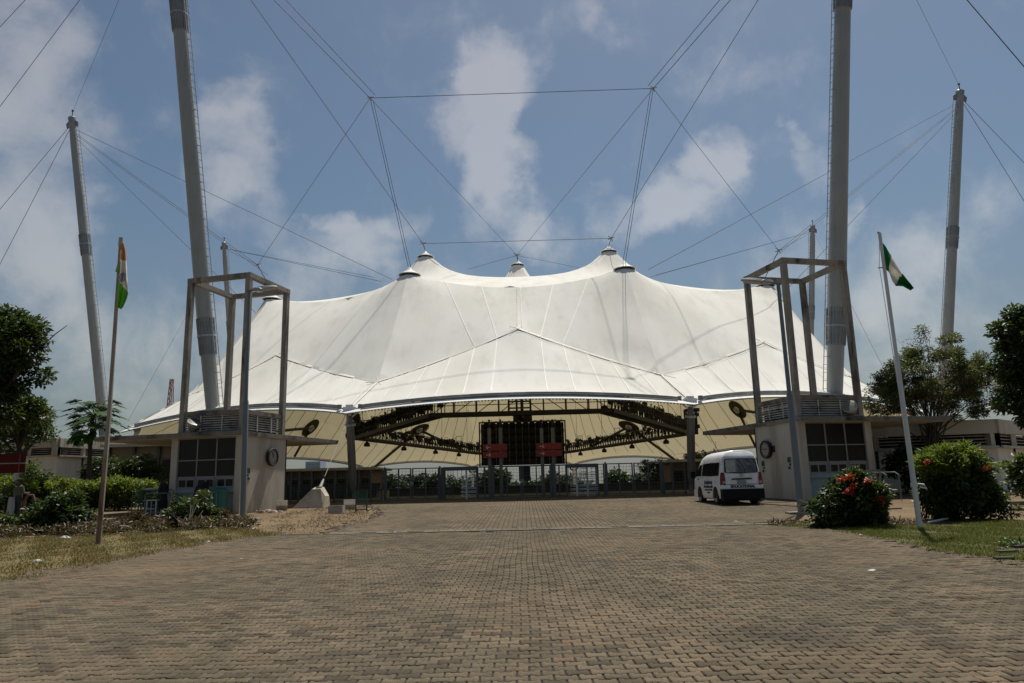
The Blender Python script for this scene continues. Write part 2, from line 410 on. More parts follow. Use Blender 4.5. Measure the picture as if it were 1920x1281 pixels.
# top as quads: ends, tapers and waist
top = [(0, 1, 10, 11), (1, 2, 9, 10), (2, 3, 8, 9), (3, 4, 7, 8), (4, 5, 6, 7)]
PF = np.array(PQ + top)
PITCHY = .14
rows = np.arange(int(4.3 / PITCHY), int(DRAIN_Y / PITCHY))
cx_, cy_ = [], []
for r_ in rows:
    y = r_ * PITCHY; k = np.arange(-75, 75); cx_.append(k * .2 + (.1 if r_ % 2 else 0)); cy_.append(np.full(len(k), y))
cx_ = np.concatenate(cx_); cy_ = np.concatenate(cy_)
rag = RNG.normal(0, .17, len(cx_)) + .22 * np.sin(cx_ * 2.3 + cy_ * 1.1) * np.sin(cy_ * 1.9)
keep = inside(NEAR, cx_ + rag, cy_ + rag * .6) & (cy_ < DRAIN_Y - .12)
cx_, cy_ = cx_[keep], cy_[keep]
# wander of the courses
cxw = cx_ + .012 * np.sin(cy_ * 1.7 + cx_ * .6); cyw = cy_ + .018 * np.sin(cx_ * .9) + .012 * np.sin(cx_ * 2.3 + 1 + cy_ * .3)
n = len(cx_)
ang = RNG.normal(0, .016, n); tx = RNG.normal(0, .011, n); ty = RNG.normal(0, .014, n)
dz = RNG.normal(0, .0018, n) + .012 * np.sin(cx_ * .7 + 2) * np.sin(cy_ * .55) * .6
tone = RNG.uniform(0, 1, n)
pix = np.array([PX((x, y, gz(y))) for x, y in zip(cxw, cyw)])
vis = (pix[:, 0] > 6) & (pix[:, 0] < 1914) & (pix[:, 1] < 1276)
order = np.argsort(np.where(vis, -pix[:, 1], 1e9))
single = np.zeros(n, bool); single[order[:300]] = True
pm = np_mesh('paver', PV, PF, M_pavo)
for k, i in enumerate(order[:300]):
    o = bpy.data.objects.new('paver', pm); COL.objects.link(o); o.parent = fore
    o.location = (cxw[i], cyw[i], gz(cyw[i]) + dz[i]); o.rotation_euler = (math.atan(SLOPE) + tx[i], ty[i], ang[i])
def instances(V, F, x, y, z, ang, tx, ty):
    c, s_ = np.cos(ang)[:, None], np.sin(ang)[:, None]
    X = V[None, :, 0] * c - V[None, :, 1] * s_; Y = V[None, :, 0] * s_ + V[None, :, 1] * c
    Z = V[None, :, 2] + Y * (SLOPE + tx[:, None]) - X * ty[:, None]
    A = np.stack([X + x[:, None], Y + y[:, None], Z + z[:, None]], 2).reshape(-1, 3)
    return A, (F[None] + (np.arange(len(x)) * len(V))[:, None, None]).reshape(-1, F.shape[1])
q = ~single
A, B = instances(PV, PF, cxw[q], cyw[q], SLOPE * cyw[q] + dz[q], ang[q], tx[q], ty[q])
o = link('pavers', np_mesh('pavers', A, B, M_pav, np.repeat(tone[q], len(PF))), fore); tag(o, kind='stuff')
# beyond the drain the pavers lie end-on towards the gates
RO = [(-.064, -.094), (.064, -.094), (.064, .094), (-.064, .094)]
RV, RQ, _ = paver_shape(RO, .004, .005, .016); RF = np.array(RQ + [(0, 1, 2, 3)])
fx, fy = np.meshgrid(np.arange(-75, 112) * .143, DRAIN_Y + .62 + np.arange(0, 125) * .2); fy = fy + (np.arange(fx.shape[1])[None] % 2) * .1
fx, fy = fx.ravel(), fy.ravel()
rag = RNG.normal(0, .18, len(fx)); k = inside(FAR, fx + rag, fy + rag) & (fy < 44.6)
fx, fy = fx[k], fy[k]; n = len(fx)
A, B = instances(RV, RF, fx, fy, np.array([gz(y) for y in fy]) + RNG.normal(0, .0015, n), RNG.normal(0, .01, n), RNG.normal(0, .006, n), RNG.normal(0, .008, n))
o = link('pavers', np_mesh('pavers', A, B, M_pav, np.repeat(RNG.uniform(0, .86, n), len(RF))), farp); tag(o, kind='stuff')
# drain channel with slotted covers between the two pavings
dr = thing('drain_channel', 'long concrete drain channel with slotted covers across the paving', 'drain', (0, DRAIN_Y + .2, gz(DRAIN_Y)))
mb = MB()
M_drain = mat('drain_concrete', (.19, .16, .115), .9, var=.25, vscale=2, stain=(.09, .08, .06), stain_scale=2)
zc = gz(DRAIN_Y + .2)
mb.box((.85, DRAIN_Y - .04, zc - .012), (12.5, .20, .05)); mb.box((.85, DRAIN_Y + .44, zc - .008), (12.5, .20, .05)); mb.box((.85, DRAIN_Y + .2, zc - .045), (12.5, .28, .02))
mb.build('kerb_edge', M_drain, dr)
cov = MB().box((0, 0, 0), (.40, .115, .03)).box((0, -.125, 0), (.40, .1, .03)).box((-.16, -.066, 0), (.08, .014, .03)).box((.16, -.066, 0), (.08, .014, .03)).mesh('cover', M_drain)
for i in range(28):
    if random.random() < .08: continue
    o = link('cover', cov, dr); o.location = (-5.1 + i * .44, .062 + random.gauss(0, .004), -.002 + random.gauss(0, .003)); o.rotation_euler = (0, random.gauss(0, .01), random.gauss(0, .012))

# ------------------------------------------------------------------ lawns and weeds
def grass_mat(name, a, b_, c_):
    return leaf_mat(name, a, b_, c_, trans=.25, rough=.7, tcol=(.2, .18, .05))
M_lawnsoil = mat('turf_soil', (.075, .075, .026), .95, var=.5, vscale=3, col2=(.13, .095, .04), bump=.5, bscale=30)
M_lawnsoil2 = mat('dry_turf_soil', (.165, .115, .04), .95, vscale=1.6, col2=(.085, .085, .022), bump=.5, bscale=30)
LAWN_L = [*[(x + .55, y - .3) for x, y in LEFT_EDGE[:7]], *px_ground((480, 992), (380, 990), (200, 1003), (100, 1006), (0, 1010)), (-17.5, 19.6), (LEFT_EDGE[0][0] - 6, LEFT_EDGE[0][1] - .5)]
LAWN_R = [*RIGHT_EDGE, (13.8, 12.2), *px_ground((1990, 985), (1900, 976), (1760, 985), (1640, 983), (1560, 984))]
sheet('lawn_soil', LAWN_L, -.008, M_lawnsoil2, kind='structure'); sheet('lawn_soil', LAWN_R, -.008, M_lawnsoil, kind='structure')
def grass(name, poly, n, h, m, tone_mu, spread=.12, label=None):
    p = np.array(poly); lo, hi = p.min(0), p.max(0)
    x = RNG.uniform(lo[0] - .15, hi[0] + .15, n); y = RNG.uniform(lo[1] - .15, hi[1] + .15, n)
    j = RNG.normal(0, spread, n); k = inside(poly, x + j, y + j); x, y = x[k], y[k]; n = len(x)
    cl = np.sin(x * 2.1 + 1) * np.sin(y * 1.7) + np.sin(x * 5.3 + y * 3.1) * .6
    kk = RNG.random(n) < np.clip(.8 + .35 * cl, .4, 1); x, y, cl, n = x[kk], y[kk], cl[kk], int(kk.sum())
    H = h * RNG.uniform(.4, 1.2, n) * (1 + .35 * cl); a = RNG.uniform(0, 2 * math.pi, n); le = RNG.normal(0, .6, (n, 2)) * H[:, None]
    wd = .006 + .006 * RNG.random(n); z = np.array([gz(v) for v in y]) - .012
    b0 = np.stack([x - np.cos(a) * wd, y - np.sin(a) * wd, z], 1); b1 = np.stack([x + np.cos(a) * wd, y + np.sin(a) * wd, z], 1)
    tp = np.stack([x + le[:, 0], y + le[:, 1], z + H], 1)
    V = np.stack([b0, b1, tp], 1).reshape(-1, 3); F = np.arange(3 * n).reshape(-1, 3)
    o = link(name, np_mesh(name, V, F, m, np.clip(RNG.normal(tone_mu, .25, n) + cl * .12, 0, 1))); return tag(o, label, name.replace('_', ' ') if label else None, kind='stuff')
M_grassg = grass_mat('green_grass', (.09, .13, .014), (.17, .20, .026), (.28, .23, .06))
M_grassd = grass_mat('dry_grass_blades', (.11, .10, .02), (.24, .165, .055), (.30, .22, .09))
grass('grass', LAWN_R, 90000, .06, M_grassg, .45, label='short green grass round the white flagpole beside the paving')
grass('dry_grass', LAWN_L, 90000, .06, M_grassd, .5, label='dry yellowish grass round the rusty flagpole')
def npf(v): return np.array(v, float)
# ------------------------------------------------------------------ tent roof
def fabric_mat():
    m = bpy.data.materials.new('coated_fabric'); m.use_nodes = True; t = NT(m.node_tree); t.n.clear()
    p = t.add('ShaderNodeNewGeometry').outputs['Position']
    mp = t.add('ShaderNodeMapping'); t.put(mp.inputs['Vector'], p); mp.inputs['Scale'].default_value = (1, .3, .25)
    c = t.mix(t.mapr(t.noise(mp.outputs[0], .22, 6, .6), .42, .68), (.93, .91, .85), (.84, .812, .73))
    c = t.mix(t.mapr(t.noise(mp.outputs[0], 1.1, 6, .65), .5, .75, 0, .5), c, (.66, .64, .57))
    d = t.add('ShaderNodeBsdfDiffuse'); t.put(d.inputs[0], c)
    tr = t.add('ShaderNodeBsdfTranslucent'); tr.inputs[0].default_value = (.95, .82, .50, 1)
    mx = t.add('ShaderNodeMixShader'); mx.inputs[0].default_value = .175; t.l.new(d.outputs[0], mx.inputs[1]); t.l.new(tr.outputs[0], mx.inputs[2])
    bmp = t.bump(t.noise(p, 1.3, 5, .6), .12, .05); t.put(d.inputs['Normal'], bmp)
    t.l.new(mx.outputs[0], t.add('ShaderNodeOutputMaterial').inputs[0]); return m
M_fab = fabric_mat()
M_cap = mat('cap_fabric', (.74, .73, .69), .7, var=.1)
M_eave = mat('eave_tube', (.30, .305, .30), .5, .2, var=.15, stain=(.45, .44, .42), stain_scale=1)
M_val = mat('valance_fabric', (.78, .77, .74), .8, var=.06)
def mir(p): return np.array([-p[0], p[1], p[2]], float)
C1 = npf([-10.05, 43.2, 6.28]); C2 = npf([-28.0, 52, 6.23]); C3 = npf([-39, 72, 6.0]); C4 = npf([-40, 98, 5.7]); C5 = npf([-26.2, 124, 5.1]); C6 = npf([-8.9, 131, 5.1])
N1 = npf([-9.3, 47.6, 8.45]); N4 = npf([-24.8, 55, 9.0]); NA = npf([-34.5, 73.5, 8.6]); NB = npf([-35.5, 96, 8.4]); NC = npf([-23.2, 119, 8]); ND = npf([-8, 126, 8])
P1 = npf([-9.15, 60, 19.2]); S1 = npf([-24.3, 70, 20.05]); S2 = npf([-27.5, 86, 20.5]); S3 = npf([-24.5, 102, 20]); P3 = npf([-9, 112, 19])
BLp = npf([-10.45, 80, 27.2]); CCp = np.array([0, 95, 30.5], float)
M0 = npf([.05, 52, 12.75]); N3 = npf([-18.9, 56, 12.0]); MS = npf([-30.5, 70, 12.5]); MS2 = npf([-34, 86, 12]); MS3 = npf([-29, 107, 11.5]); M5 = npf([-15.5, 117, 11.5]); M6 = npf([0, 119.5, 11.5])
left = [C1, C2, C3, C4, C5, C6]
corners = left + [mir(c) for c in left[::-1]]           # going round clockwise from front-left
APEX = {0: None}
def eave_curve(a, b, apex, n):
    """scalloped edge between two corners bulging up and a little inwards to apex"""
    t = np.linspace(0, 1, n, endpoint=False)[:, None]; m = 2 * apex - (a + b) / 2
    return (1 - t) ** 2 * a + 2 * t * (1 - t) * m + t ** 2 * b
cen = npf([0, 86, 0])
EAVES = []
for i in range(12):
    a, b = corners[i], corners[(i + 1) % 12]; mid = (a + b) / 2
    inw = (cen - mid) * npf([1, 1, 0]); inw /= np.linalg.norm(inw)
    ap = mid + inw * 1.1 + npf([0, 0, .9])
    if i == 0 or i == 10: ap = npf([-18.5 if i == 0 else 18.5, 48.0, 7.05])
    if i == 11: ap = npf([0, 42.6, 6.80])
    EAVES.append(eave_curve(a, b, ap, 26))
bound = np.concatenate(EAVES)
pts2, zfix, edges = [], [], []
def addline(a, b, n, sag=0., fixed=True, first=True, last=True):
    a, b = np.array(a, float), np.array(b, float); ids = []
    for k in range(n + 1):
        if (k == 0 and not first) or (k == n and not last): continue
        t = k / n; p = a + (b - a) * t; p = p - npf([0, 0, sag * 4 * t * (1 - t)])
        ids.append(len(pts2)); pts2.append(p[:2]); zfix.append(p[2] if fixed else np.nan)
    for i in range(len(ids) - 1): edges.append((ids[i], ids[i + 1]))
    return ids
for p in bound: pts2.append(p[:2]); zfix.append(p[2])
nb = len(bound)
for i in range(nb): edges.append((i, (i + 1) % nb))
RIM = .75
def ringpt(pk, to):
    d = np.array(to[:2], float) - pk[:2]; d /= np.linalg.norm(d); return np.array([*(pk[:2] + d * RIM), pk[2]])
peaks = [P1, mir(P1), S1, mir(S1), S2, mir(S2), S3, mir(S3), P3, mir(P3), BLp, mir(BLp), CCp]
for pk in peaks:
    for k in range(10):
        a = 2 * math.pi * k / 10; pts2.append(pk[:2] + RIM * npf([math.cos(a), math.sin(a)])); zfix.append(pk[2])
LINES = []
def ridge(pk, nd, sag=0): LINES.append(('ridge', ringpt(pk, nd), nd)); addline(ringpt(pk, nd), nd, 14, sag)
def ridge2(pa, pb, sag): LINES.append(('crest', ringpt(pa, pb), ringpt(pb, pa))); addline(ringpt(pa, pb), ringpt(pb, pa), 14, sag)
def valley(a, b, sag=0, n=12): LINES.append(('valley', np.array(a), np.array(b))); addline(a, b, n, sag)
for f in (lambda p: p, mir):
    for pk, nd, cn in ((P1, N1, C1), (S1, N4, C2), (S2, NA, C3), (S2, NB, C4), (S3, NC, C5), (P3, ND, C6)):
        ridge(f(pk), f(nd), .25); valley(f(nd), f(cn) + (f(nd) - f(cn)) * .04, 0, 5)
    ridge2(f(P1), f(S1), 1.0); ridge2(f(S1), f(S2), 1.2); ridge2(f(S2), f(S3), 1.2); ridge2(f(S3), f(P3), 1.2)
    valley(f(M0), f(N1), .18); valley(f(N1), f(N3), .2); valley(f(N3), f(N4), .2); valley(f(N4), f(MS), .2); valley(f(MS), f(NA), .2); valley(f(NA), f(MS2), .2); valley(f(MS2), f(NB), .2)
    valley(f(NB), f(MS3), .2); valley(f(MS3), f(NC), .2); valley(f(NC), f(M5), .2); valley(f(M5), f(ND), .2); valley(f(ND), f(M6), .2)
ridge2(P1, mir(P1), 1.2); ridge2(P3, mir(P3), 1.2)
valley(M0, npf([.05, 59.6, 17.85]), .3)
# interior sample points on a staggered grid
gx = np.arange(-41, 41.1, 1.05); gy = np.arange(42, 132, .95)
XX, YY = np.meshgrid(gx, gy); XX = XX + (np.arange(len(gy))[:, None] % 2) * .52
bp2 = [tuple(p[:2]) for p in bound]
k = inside(bp2, XX.ravel(), YY.ravel()); cand = np.stack([XX.ravel()[k], YY.ravel()[k]], 1)
have = np.array(pts2)
dm = np.min(np.linalg.norm(cand[:, None] - have[None], axis=2), axis=1); cand = cand[dm > .55]
for p in cand: pts2.append(p); zfix.append(np.nan)
ov, oe, of, ovo, _, _ = delaunay_2d_cdt([Vector((float(p[0]), float(p[1]))) for p in pts2], edges, [], 0, .02)
V2 = npf([(v.x, v.y) for v in ov]); Z = np.full(len(V2), np.nan)
for i, src in enumerate(ovo):
    zz = [zfix[s_] for s_ in src if not np.isnan(zfix[s_])]
    if zz: Z[i] = np.mean(zz)
tri = np.array([f for f in of if len(f) == 3], int); cc = V2[tri].mean(1)
kp = inside(bp2, cc[:, 0], cc[:, 1])
for pk in peaks: kp &= np.linalg.norm(cc - pk[:2], axis=1) > RIM * .93
tri = tri[kp]; used = np.unique(tri)
E_ = np.concatenate([tri[:, [0, 1]], tri[:, [1, 2]], tri[:, [2, 0]]]); E_ = np.unique(np.sort(E_, 1), axis=0)
# points dropped on constraint edges by the triangulation without a height: take them from the neighbours
fixed = ~np.isnan(Z); Zs = np.where(fixed, Z, 13.); N_ = len(V2)
wgt = 1 / np.maximum(np.linalg.norm(V2[E_[:, 0]] - V2[E_[:, 1]], axis=1), .12)
den = np.bincount(E_[:, 0], wgt, N_) + np.bincount(E_[:, 1], wgt, N_) + 1e-9
for it in range(2600):
    num = np.bincount(E_[:, 0], wgt * Zs[E_[:, 1]], N_) + np.bincount(E_[:, 1], wgt * Zs[E_[:, 0]], N_)
    new = num / den; om = 1.0
    Zs = np.where(fixed, Z, Zs + om * (new - Zs))
V3 = np.c_[V2, Zs]
tent = thing('tent_roof', 'huge white peaked tent roof over the arena behind the gates', 'tent', (0, 86, .84))
me = bpy.data.meshes.new('roof_fabric'); me.from_pydata([tuple(v - WL[tent.name]) for v in V3], [], [tuple(int(i) for i in f) for f in tri])
bm = bmesh.new(); bm.from_mesh(me); bmesh.ops.delete(bm, geom=[v for v in bm.verts if not v.link_faces], context='VERTS')
bmesh.ops.recalc_face_normals(bm, faces=bm.faces)
if sum(f.normal.z for f in bm.faces) < 0: bmesh.ops.reverse_faces(bm, faces=bm.faces)
for f in bm.faces: f.smooth = True
_fx = {(round(v[0], 2), round(v[1], 2)) for v in V3[fixed]}
_cr = lambda v: (round(v.co.x, 2), round(v.co.y + 86, 2)) in _fx
for e in bm.edges:
    if len(e.link_faces) == 2 and e.calc_face_angle(0) > (.10 if _cr(e.verts[0]) and _cr(e.verts[1]) else .3): e.smooth = False
bm.to_mesh(me); bm.free(); me.materials.append(M_fab)
link('roof_fabric', me, tent)
ROOF = BVHTree.FromPolygons([Vector(v) for v in V3], [tuple(int(i) for i in f) for f in tri])
def roof_z(x, y, default=None):
    h = ROOF.ray_cast(Vector((x, y, 60)), Vector((0, 0, -1)))
    return h[0].z if h[0] is not None else default
NRM = {}
def drape(a, b, n, off=.04):
    out = []
    for t in np.linspace(0, 1, n):
        p = np.array(a, float) * (1 - t) + np.array(b, float) * t; h = ROOF.ray_cast(Vector((p[0], p[1], 60)), Vector((0, 0, -1)))
        if h[0] is not None:
            nn = np.array(h[1]); nn = nn if nn[2] > 0 else -nn; q = np.array(h[0]) + nn * off; NRM[tuple(q)] = nn; out.append(q)
    return out
def strip(mb, path, wd, lift=.0):
    for p, q in zip(path[:-1], path[1:]):
        d = q - p; nn = NRM.get(tuple(p), npf([0, 0, 1])); s_ = np.cross(d, nn); s_ = s_ / (np.linalg.norm(s_) + 1e-9) * wd / 2
        mb.slab([p - s_, p + s_, q + s_, q - s_], nn, .008)
M_seam = mat('seam_fabric', (.92, .91, .87), .8, var=.05)
M_tape = mat('tape_fabric', (.80, .80, .78), .6, var=.08)
for kind, a, b in LINES:
    if kind == 'crest' or a[1] > 80: continue
    path = drape(a, b, 16)
    if len(path) < 3: continue
    mb = MB()
    if kind == 'valley':
        strip(mb, path, .24); mb.build('valley_tape', M_fab, tent)
        side = np.cross(np.array(path[-1]) - path[0], (0, 0, 1)); side = side / np.linalg.norm(side) * .22
        MB().tube([p + side + (0, 0, .02) for p in path], .011, 5).build('edge_cable', M_steel, tent)
# node patches of gathered fabric
for nd in (M0, N1, mir(N1), N3, mir(N3), N4, mir(N4)):
    mb = MB()
    for k in range(7):
        a = RNG.uniform(0, 6.28); d = npf([math.cos(a), math.sin(a), 0]) * RNG.uniform(.5, 1.3)
        pth = drape(nd - d * .1, nd + d * .8, 5, .012)
        if len(pth) > 2: mb.tube(pth, .016, 5)
    mb.build('node_gather', M_seam, tent)
# sewn seams: fans from the eave to the valley lines, and girth seams on the cones
seam = MB()
def fan(e0, e1, t0, t1, n):
    for k in range(1, n):
        t = k / n; a = np.array(e0) * (1 - t) + np.array(e1) * t; b = np.array(t0) * (1 - t) + np.array(t1) * t
        strip(seam, drape(a, b, 17, .02), .05)
for f in (lambda p: p, mir):
    fan(f(C1) + (0, .4, 0), npf([0, 43.2, 0]), f(N1), M0, 6); fan(f(C2) + (0, .4, 0), f(npf([-18.5, 48.6, 0])), f(N4), f(N3), 5); fan(f(C1) + (0, .5, 0), f(npf([-18.5, 48.6, 0])), f(N1), f(N3), 5)
    fan(f(P1) * 1.0, npf([0, 60, 0]), f(N1 * .5 + M0 * .5), M0, 3)
o = seam.build('fabric_seam', M_seam, tent); tag(o, kind='stuff')
# caps at the peaks
for pk in peaks:
    if pk[1] > 97: continue
    mb = MB(); mb.lathe([(.98, .10), (1.0, .14), (.62, .34), (.25, .58), (.06, .85), (.0, .9)], pk, 18)
    cp = mb.build('peak_cap', M_cap, tent, True)
    mb = MB(); mb.lathe([(.78, -.05), (.80, .02), (.90, .10)], pk, 18); mb.build('cap_rim', M_dark, cp, True)
# edge: grey roll along the eave and a white valance under it with a laced hem
for i, ev in enumerate(EAVES):
    b = corners[(i + 1) % 12]; path = [*ev, b]; ctr = npf([0, 86, 0])
    outw = [(p - ctr) * (1, 1, 0) / np.linalg.norm((p - ctr)[:2]) for p in path]
    tr_ = MB().tube([p + o_ * .10 + (0, 0, .04) for p, o_ in zip(path, outw)][1:-1], .11, 8).build('eave_tube', M_eave, tent, True)
    mb = MB()
    for k in range(len(path) - 1):
        p, q, op, oq = path[k], path[k + 1], outw[k], outw[k + 1]
        mb.slab([p + op * .12 + (0, 0, -.10), q + oq * .12 + (0, 0, -.10), q + oq * .52 + (0, 0, -.31), p + op * .52 + (0, 0, -.31)], (0, 0, -1), .02)
    va = mb.build('valance', M_val, tent)
    if i in (10, 11, 0):
        mb = MB()
        for k in range(len(path) - 1):
            for h in (0, .25, .5, .75):
                p = path[k] * (1 - h) + path[k + 1] * h; op = outw[k]; mb.box(p + op * .49 + (0, 0, -.355), (.10, .05, .07))
        tag(mb.build('hem_lacing', M_eave, tent), kind='stuff')
# far corner fittings and props
M_colm = mat('column_paint', (.17, .16, .14), .45, .1, var=.15, vscale=1, stain=(.11, .10, .09), stain_scale=1, streak=True)
def column(corner, base, label, name='tent_column', r=.24):
    c = thing(name, label, 'column', base, 'leaning steel columns under the tent edge')
    base = np.array(base, float); top = corner + (0, 0, -.42); d = (top - base) / np.linalg.norm(top - base)
    MB().tube([base + d * .55, base + d * 1.0, base * .45 + top * .55, top - d * .5, top], [.10, r * .9, r, r * .92, r * .55], 14).build('shaft', M_colm, c, True)
    MB().lathe([(.28, 0), (.28, .10), (.13, .14), (.13, .5)], base, 12).box(base + (0, 0, .55), (.12, .3, .35)).build('base_joint', M_colm, c)
    MB().tube([top - d * .62, top - d * .50], r * 1.35, 14).build('collar', M_steel, c)
    sd = np.cross(d, (0, 1, 0)); sd /= np.linalg.norm(sd)
    hd = MB().box(corner + (0, -.02, -.05), (.75, .22, .30)); hd.box(corner + (0, -.02, .16), (.45, .16, .14)); hd.bar(top, corner + (0, 0, -.1), .16); hd.build('head_plate', M_rotor, c)
    for s_ in (-1, 1):
        MB().box(corner + (s_ * .62, .03, .12), (.24, .22, .26)).build('clamp', M_collar, c)
        MB().tube([corner + (s_ * .5, 0, -.2), top - d * .35 + sd * s_ * .22], .05, 6).build('tie_rod', M_rotor, c)
    return c
column(C1, (-9.9, 44.0, gz(44)), 'leaning steel column beside the small green mesh panel')
column(mir(C1), (9.95, 44.0, gz(44)), 'leaning steel column behind the white van')
for cn, bs, lb in ((C5, (-26.0, 123.6, 2.0), 'far thin tent prop behind the left gates'), (mir(C5), (26.0, 123.6, 2.0), 'far thin tent prop left of the white van roof'),
                   (C6, (-8.9, 130.4, .2), 'far tent prop just left of the dark score board'), (mir(C6), (8.9, 130.4, .2), 'far tent prop just right of the dark score board')):
    c = thing('tent_prop', lb, 'prop', bs, 'far props under the tent edge')
    MB().tube([bs, cn + (0, 0, -.5)], [.16, .2], 8).build('strut', M_rotor, c, True)
    MB().tube([cn + (-.9, 0, -.3), cn + (-.5, 0, -1.1), cn + (0, 0, -1.35), cn + (.5, 0, -1.1), cn + (.9, 0, -.3)], .14, 7).build('cradle', M_dark, c, True)
# round openings and rafters seen under the far side
M_under = mat('disc_mesh', (.10, .095, .03), .8, var=.3, vscale=2)
M_raft = mat('rafter_brown', (.055, .04, .028), .6, var=.2)
for (px_, py_), ends in (((785, 803), ((703, 872), (868, 842))), ((1180, 797), ((1264, 858), (1104, 838))), ((1385, 766), ((1422, 842), (1470, 778))), ((580, 800), ((540, 872), (500, 808)))):
    d = Vector(ray(px_, py_)).normalized(); h = ROOF.ray_cast(Vector(CAM), d)
    if h[0] is None: continue
    p = np.array(h[0]); n_ = np.array(h[1]); n_ = n_ if n_[2] < 0 else -n_; p = p + n_ * .25
    s_ = (p[1] / 1374)
    rd = MB().lathe([(20 * s_, 0), (20 * s_, .05)], p, 28, n_).build('vent_disc', M_under, tent)
    MB().lathe([(5.5 * s_, .06), (6.5 * s_, .06), (6.5 * s_, .3), (5.5 * s_, .3), (5.5 * s_, .06)], p, 16, n_).bar(p + n_ * .2 - (5 * s_, 0, 0), p + n_ * .2 + (5 * s_, 0, 0), .14).bar(p + n_ * .2 - (0, 0, 4.5 * s_), p + n_ * .2 + (0, 0, 4.5 * s_), .14).build('hub_ring', M_rotor, rd)
    for (ex, ey) in ends:
        path = []
        for t in np.linspace(.06, 1, 12):
            hh = ROOF.ray_cast(Vector(CAM), Vector(ray(px_ + (ex - px_) * t, py_ + (ey - py_) * t)).normalized())
            if hh[0] is not None: q_ = np.array(hh[1]); path.append(np.array(hh[0]) + (q_ if q_[2] < 0 else -q_) * .3)
        if len(path) > 2: MB().tube(path, 2.6 * s_, 6).build('rafter', M_raft, tent, True)
# sewn lines seen from below
mb = MB()
for i in (3, 4, 5, 6, 7):
    ev = EAVES[i]
    for p in ev[::3]:
        q_ = p + (npf([0, 92, 0]) - p) * .28; pth = [v - (0, 0, .16) for v in drape(p, q_, 8, .0)]
        if len(pth) > 2: mb.tube(pth, .03, 4)
tag(mb.build('under_seam', M_raft, tent), kind='stuff')
# ------------------------------------------------------------------ masts
def mast(base, top, r0, collars, label, ladder_side=1, seg=20):
    base, top = np.array(base, float), np.array(top, float); d = top - base; L = np.linalg.norm(d); d /= L
    m = thing('mast', label, 'mast', base, 'leaning tubular masts round the tent')
    at = lambda t: base + d * (t * L)
    prof = [(0, .80), (.12, .92), (collars[0] - .018, 1.0)]
    MB().tube([at(t) for t in (0, .10, collars[0] - .03, collars[0], collars[1] - .03, collars[1], .93, 1)], [r0 * k for k in (.80, .88, 1.0, 1.12, 1.0, 1.08, .92, .70)], seg).build('tube', M_mast, m, True)
    a = np.cross(d, (0, 1, 0)); a /= np.linalg.norm(a); b = np.cross(d, a)
    for c in collars:
        h = 1.35 / L
        mb = MB().tube([at(c - h), at(c - h * .1), at(c), at(c + h)], [r0 * 1.04, r0 * 1.13, r0 * 1.16, r0 * 1.10], seg)
        for k in range(seg):
            t = 2 * math.pi * k / seg; v = (math.cos(t) * a + math.sin(t) * b)
            mb.bar(at(c - h * .95) + v * r0 * 1.06, at(c + h * .95) + v * r0 * 1.12, .05, .10, up=v)
        k_ = mb.build('collar', M_collar, m)
        MB().tube([at(c - .04 / L), at(c + .08 / L)], r0 * 1.26, seg).build('flange', M_steel, k_)
    # ladder down one side
    sd = np.array([ladder_side, -.35, 0.]); sd -= d * (sd @ d); sd /= np.linalg.norm(sd); sw = np.cross(d, sd)
    mb = MB()
    for s_ in (-1, 1): mb.tube([at(.13) + sd * (r0 * 1.0 + .24) + sw * .19 * s_, at(.97) + sd * (r0 * .95 + .26) + sw * .19 * s_], .03, 5)
    for k in range(int(L * .83 / .55)):
        p = at(.13) + d * (k * .55) + sd * (r0 * 1.0 + .25); mb.bar(p - sw * .24, p + sw * .24, .035)
        if k % 5 == 0: mb.bar(p, p - sd * .32, .05)
    mb.build('ladder', M_steel, m)
    hd = MB().tube([at(.985), at(1.0), at(1.004)], [r0 * .75, r0 * .9, r0 * .6], seg)
    for s_ in (-1, 1): hd.slab([at(.975) + a * s_ * r0 * .5, at(.995) + a * s_ * r0 * .5, at(.985) + a * s_ * r0 * 1.5, at(.972) + a * s_ * r0 * 1.4], b, .1)
    hd.build('head_fitting', M_collar, m)
    MB().tube([top, top + (0, 0, .9)], .05, 5).ball(top + (0, 0, 1.0), .14).build('aviation_lamp', M_dark, m)
    MB().box(base + (0, 0, .3), (2.2, 2.2, .8)).build('footing', M_conc, m)
    return at
def ext(p, q, z):                        # the line p-q continued to height z
    p, q = np.array(p), np.array(q); return p + (q - p) * (z - p[2]) / (q[2] - p[2])
lp, lq = P(400, 775, 50), P(335, 20, 48.2)
rp, rq = P(1565, 745, 50), P(1580, 10, 48.2)
LT, RT = ext(lp, lq, 47.2), ext(rp, rq, 47.2)
mast(ext(lp, lq, .9), LT, .50, (.245, .765), 'tall leaning grey mast rising behind the concrete frame of the left booth')
mast(ext(rp, rq, .9), RT, .56, (.235, .765), 'tall leaning grey mast rising behind the concrete frame of the right booth', -1)
op, oq = P(189, 740, 82), P(135, 222, 82)
OLT = np.array(oq); mast(ext(op, oq, .9), OLT, .50, (.155, .645), 'slim far mast with the Indian flag hanging to its right')
sp_, sq = P(1776, 640, 82), P(1800, 172, 82)
ORT = np.array(sq); mast(ext(sp_, sq, .9), ORT, .54, (.20, .60), 'slim far mast rising out of the thin tree by the big dark tree', -1)
bp_, bq = P(432, 630, 130), P(420, 456, 130)
BLT = np.array(bq); mast(ext(bp_, bq, .5), BLT, .48, (.25, .65), 'small distant mast seen through the left concrete frame', 1, 12)
cp_, cq = P(1521, 600, 130), P(1524, 424, 130)
BRT = np.array(cq); mast(ext(cp_, cq, .5), BRT, .50, (.25, .65), 'small distant mast seen through the right concrete frame', -1, 12)

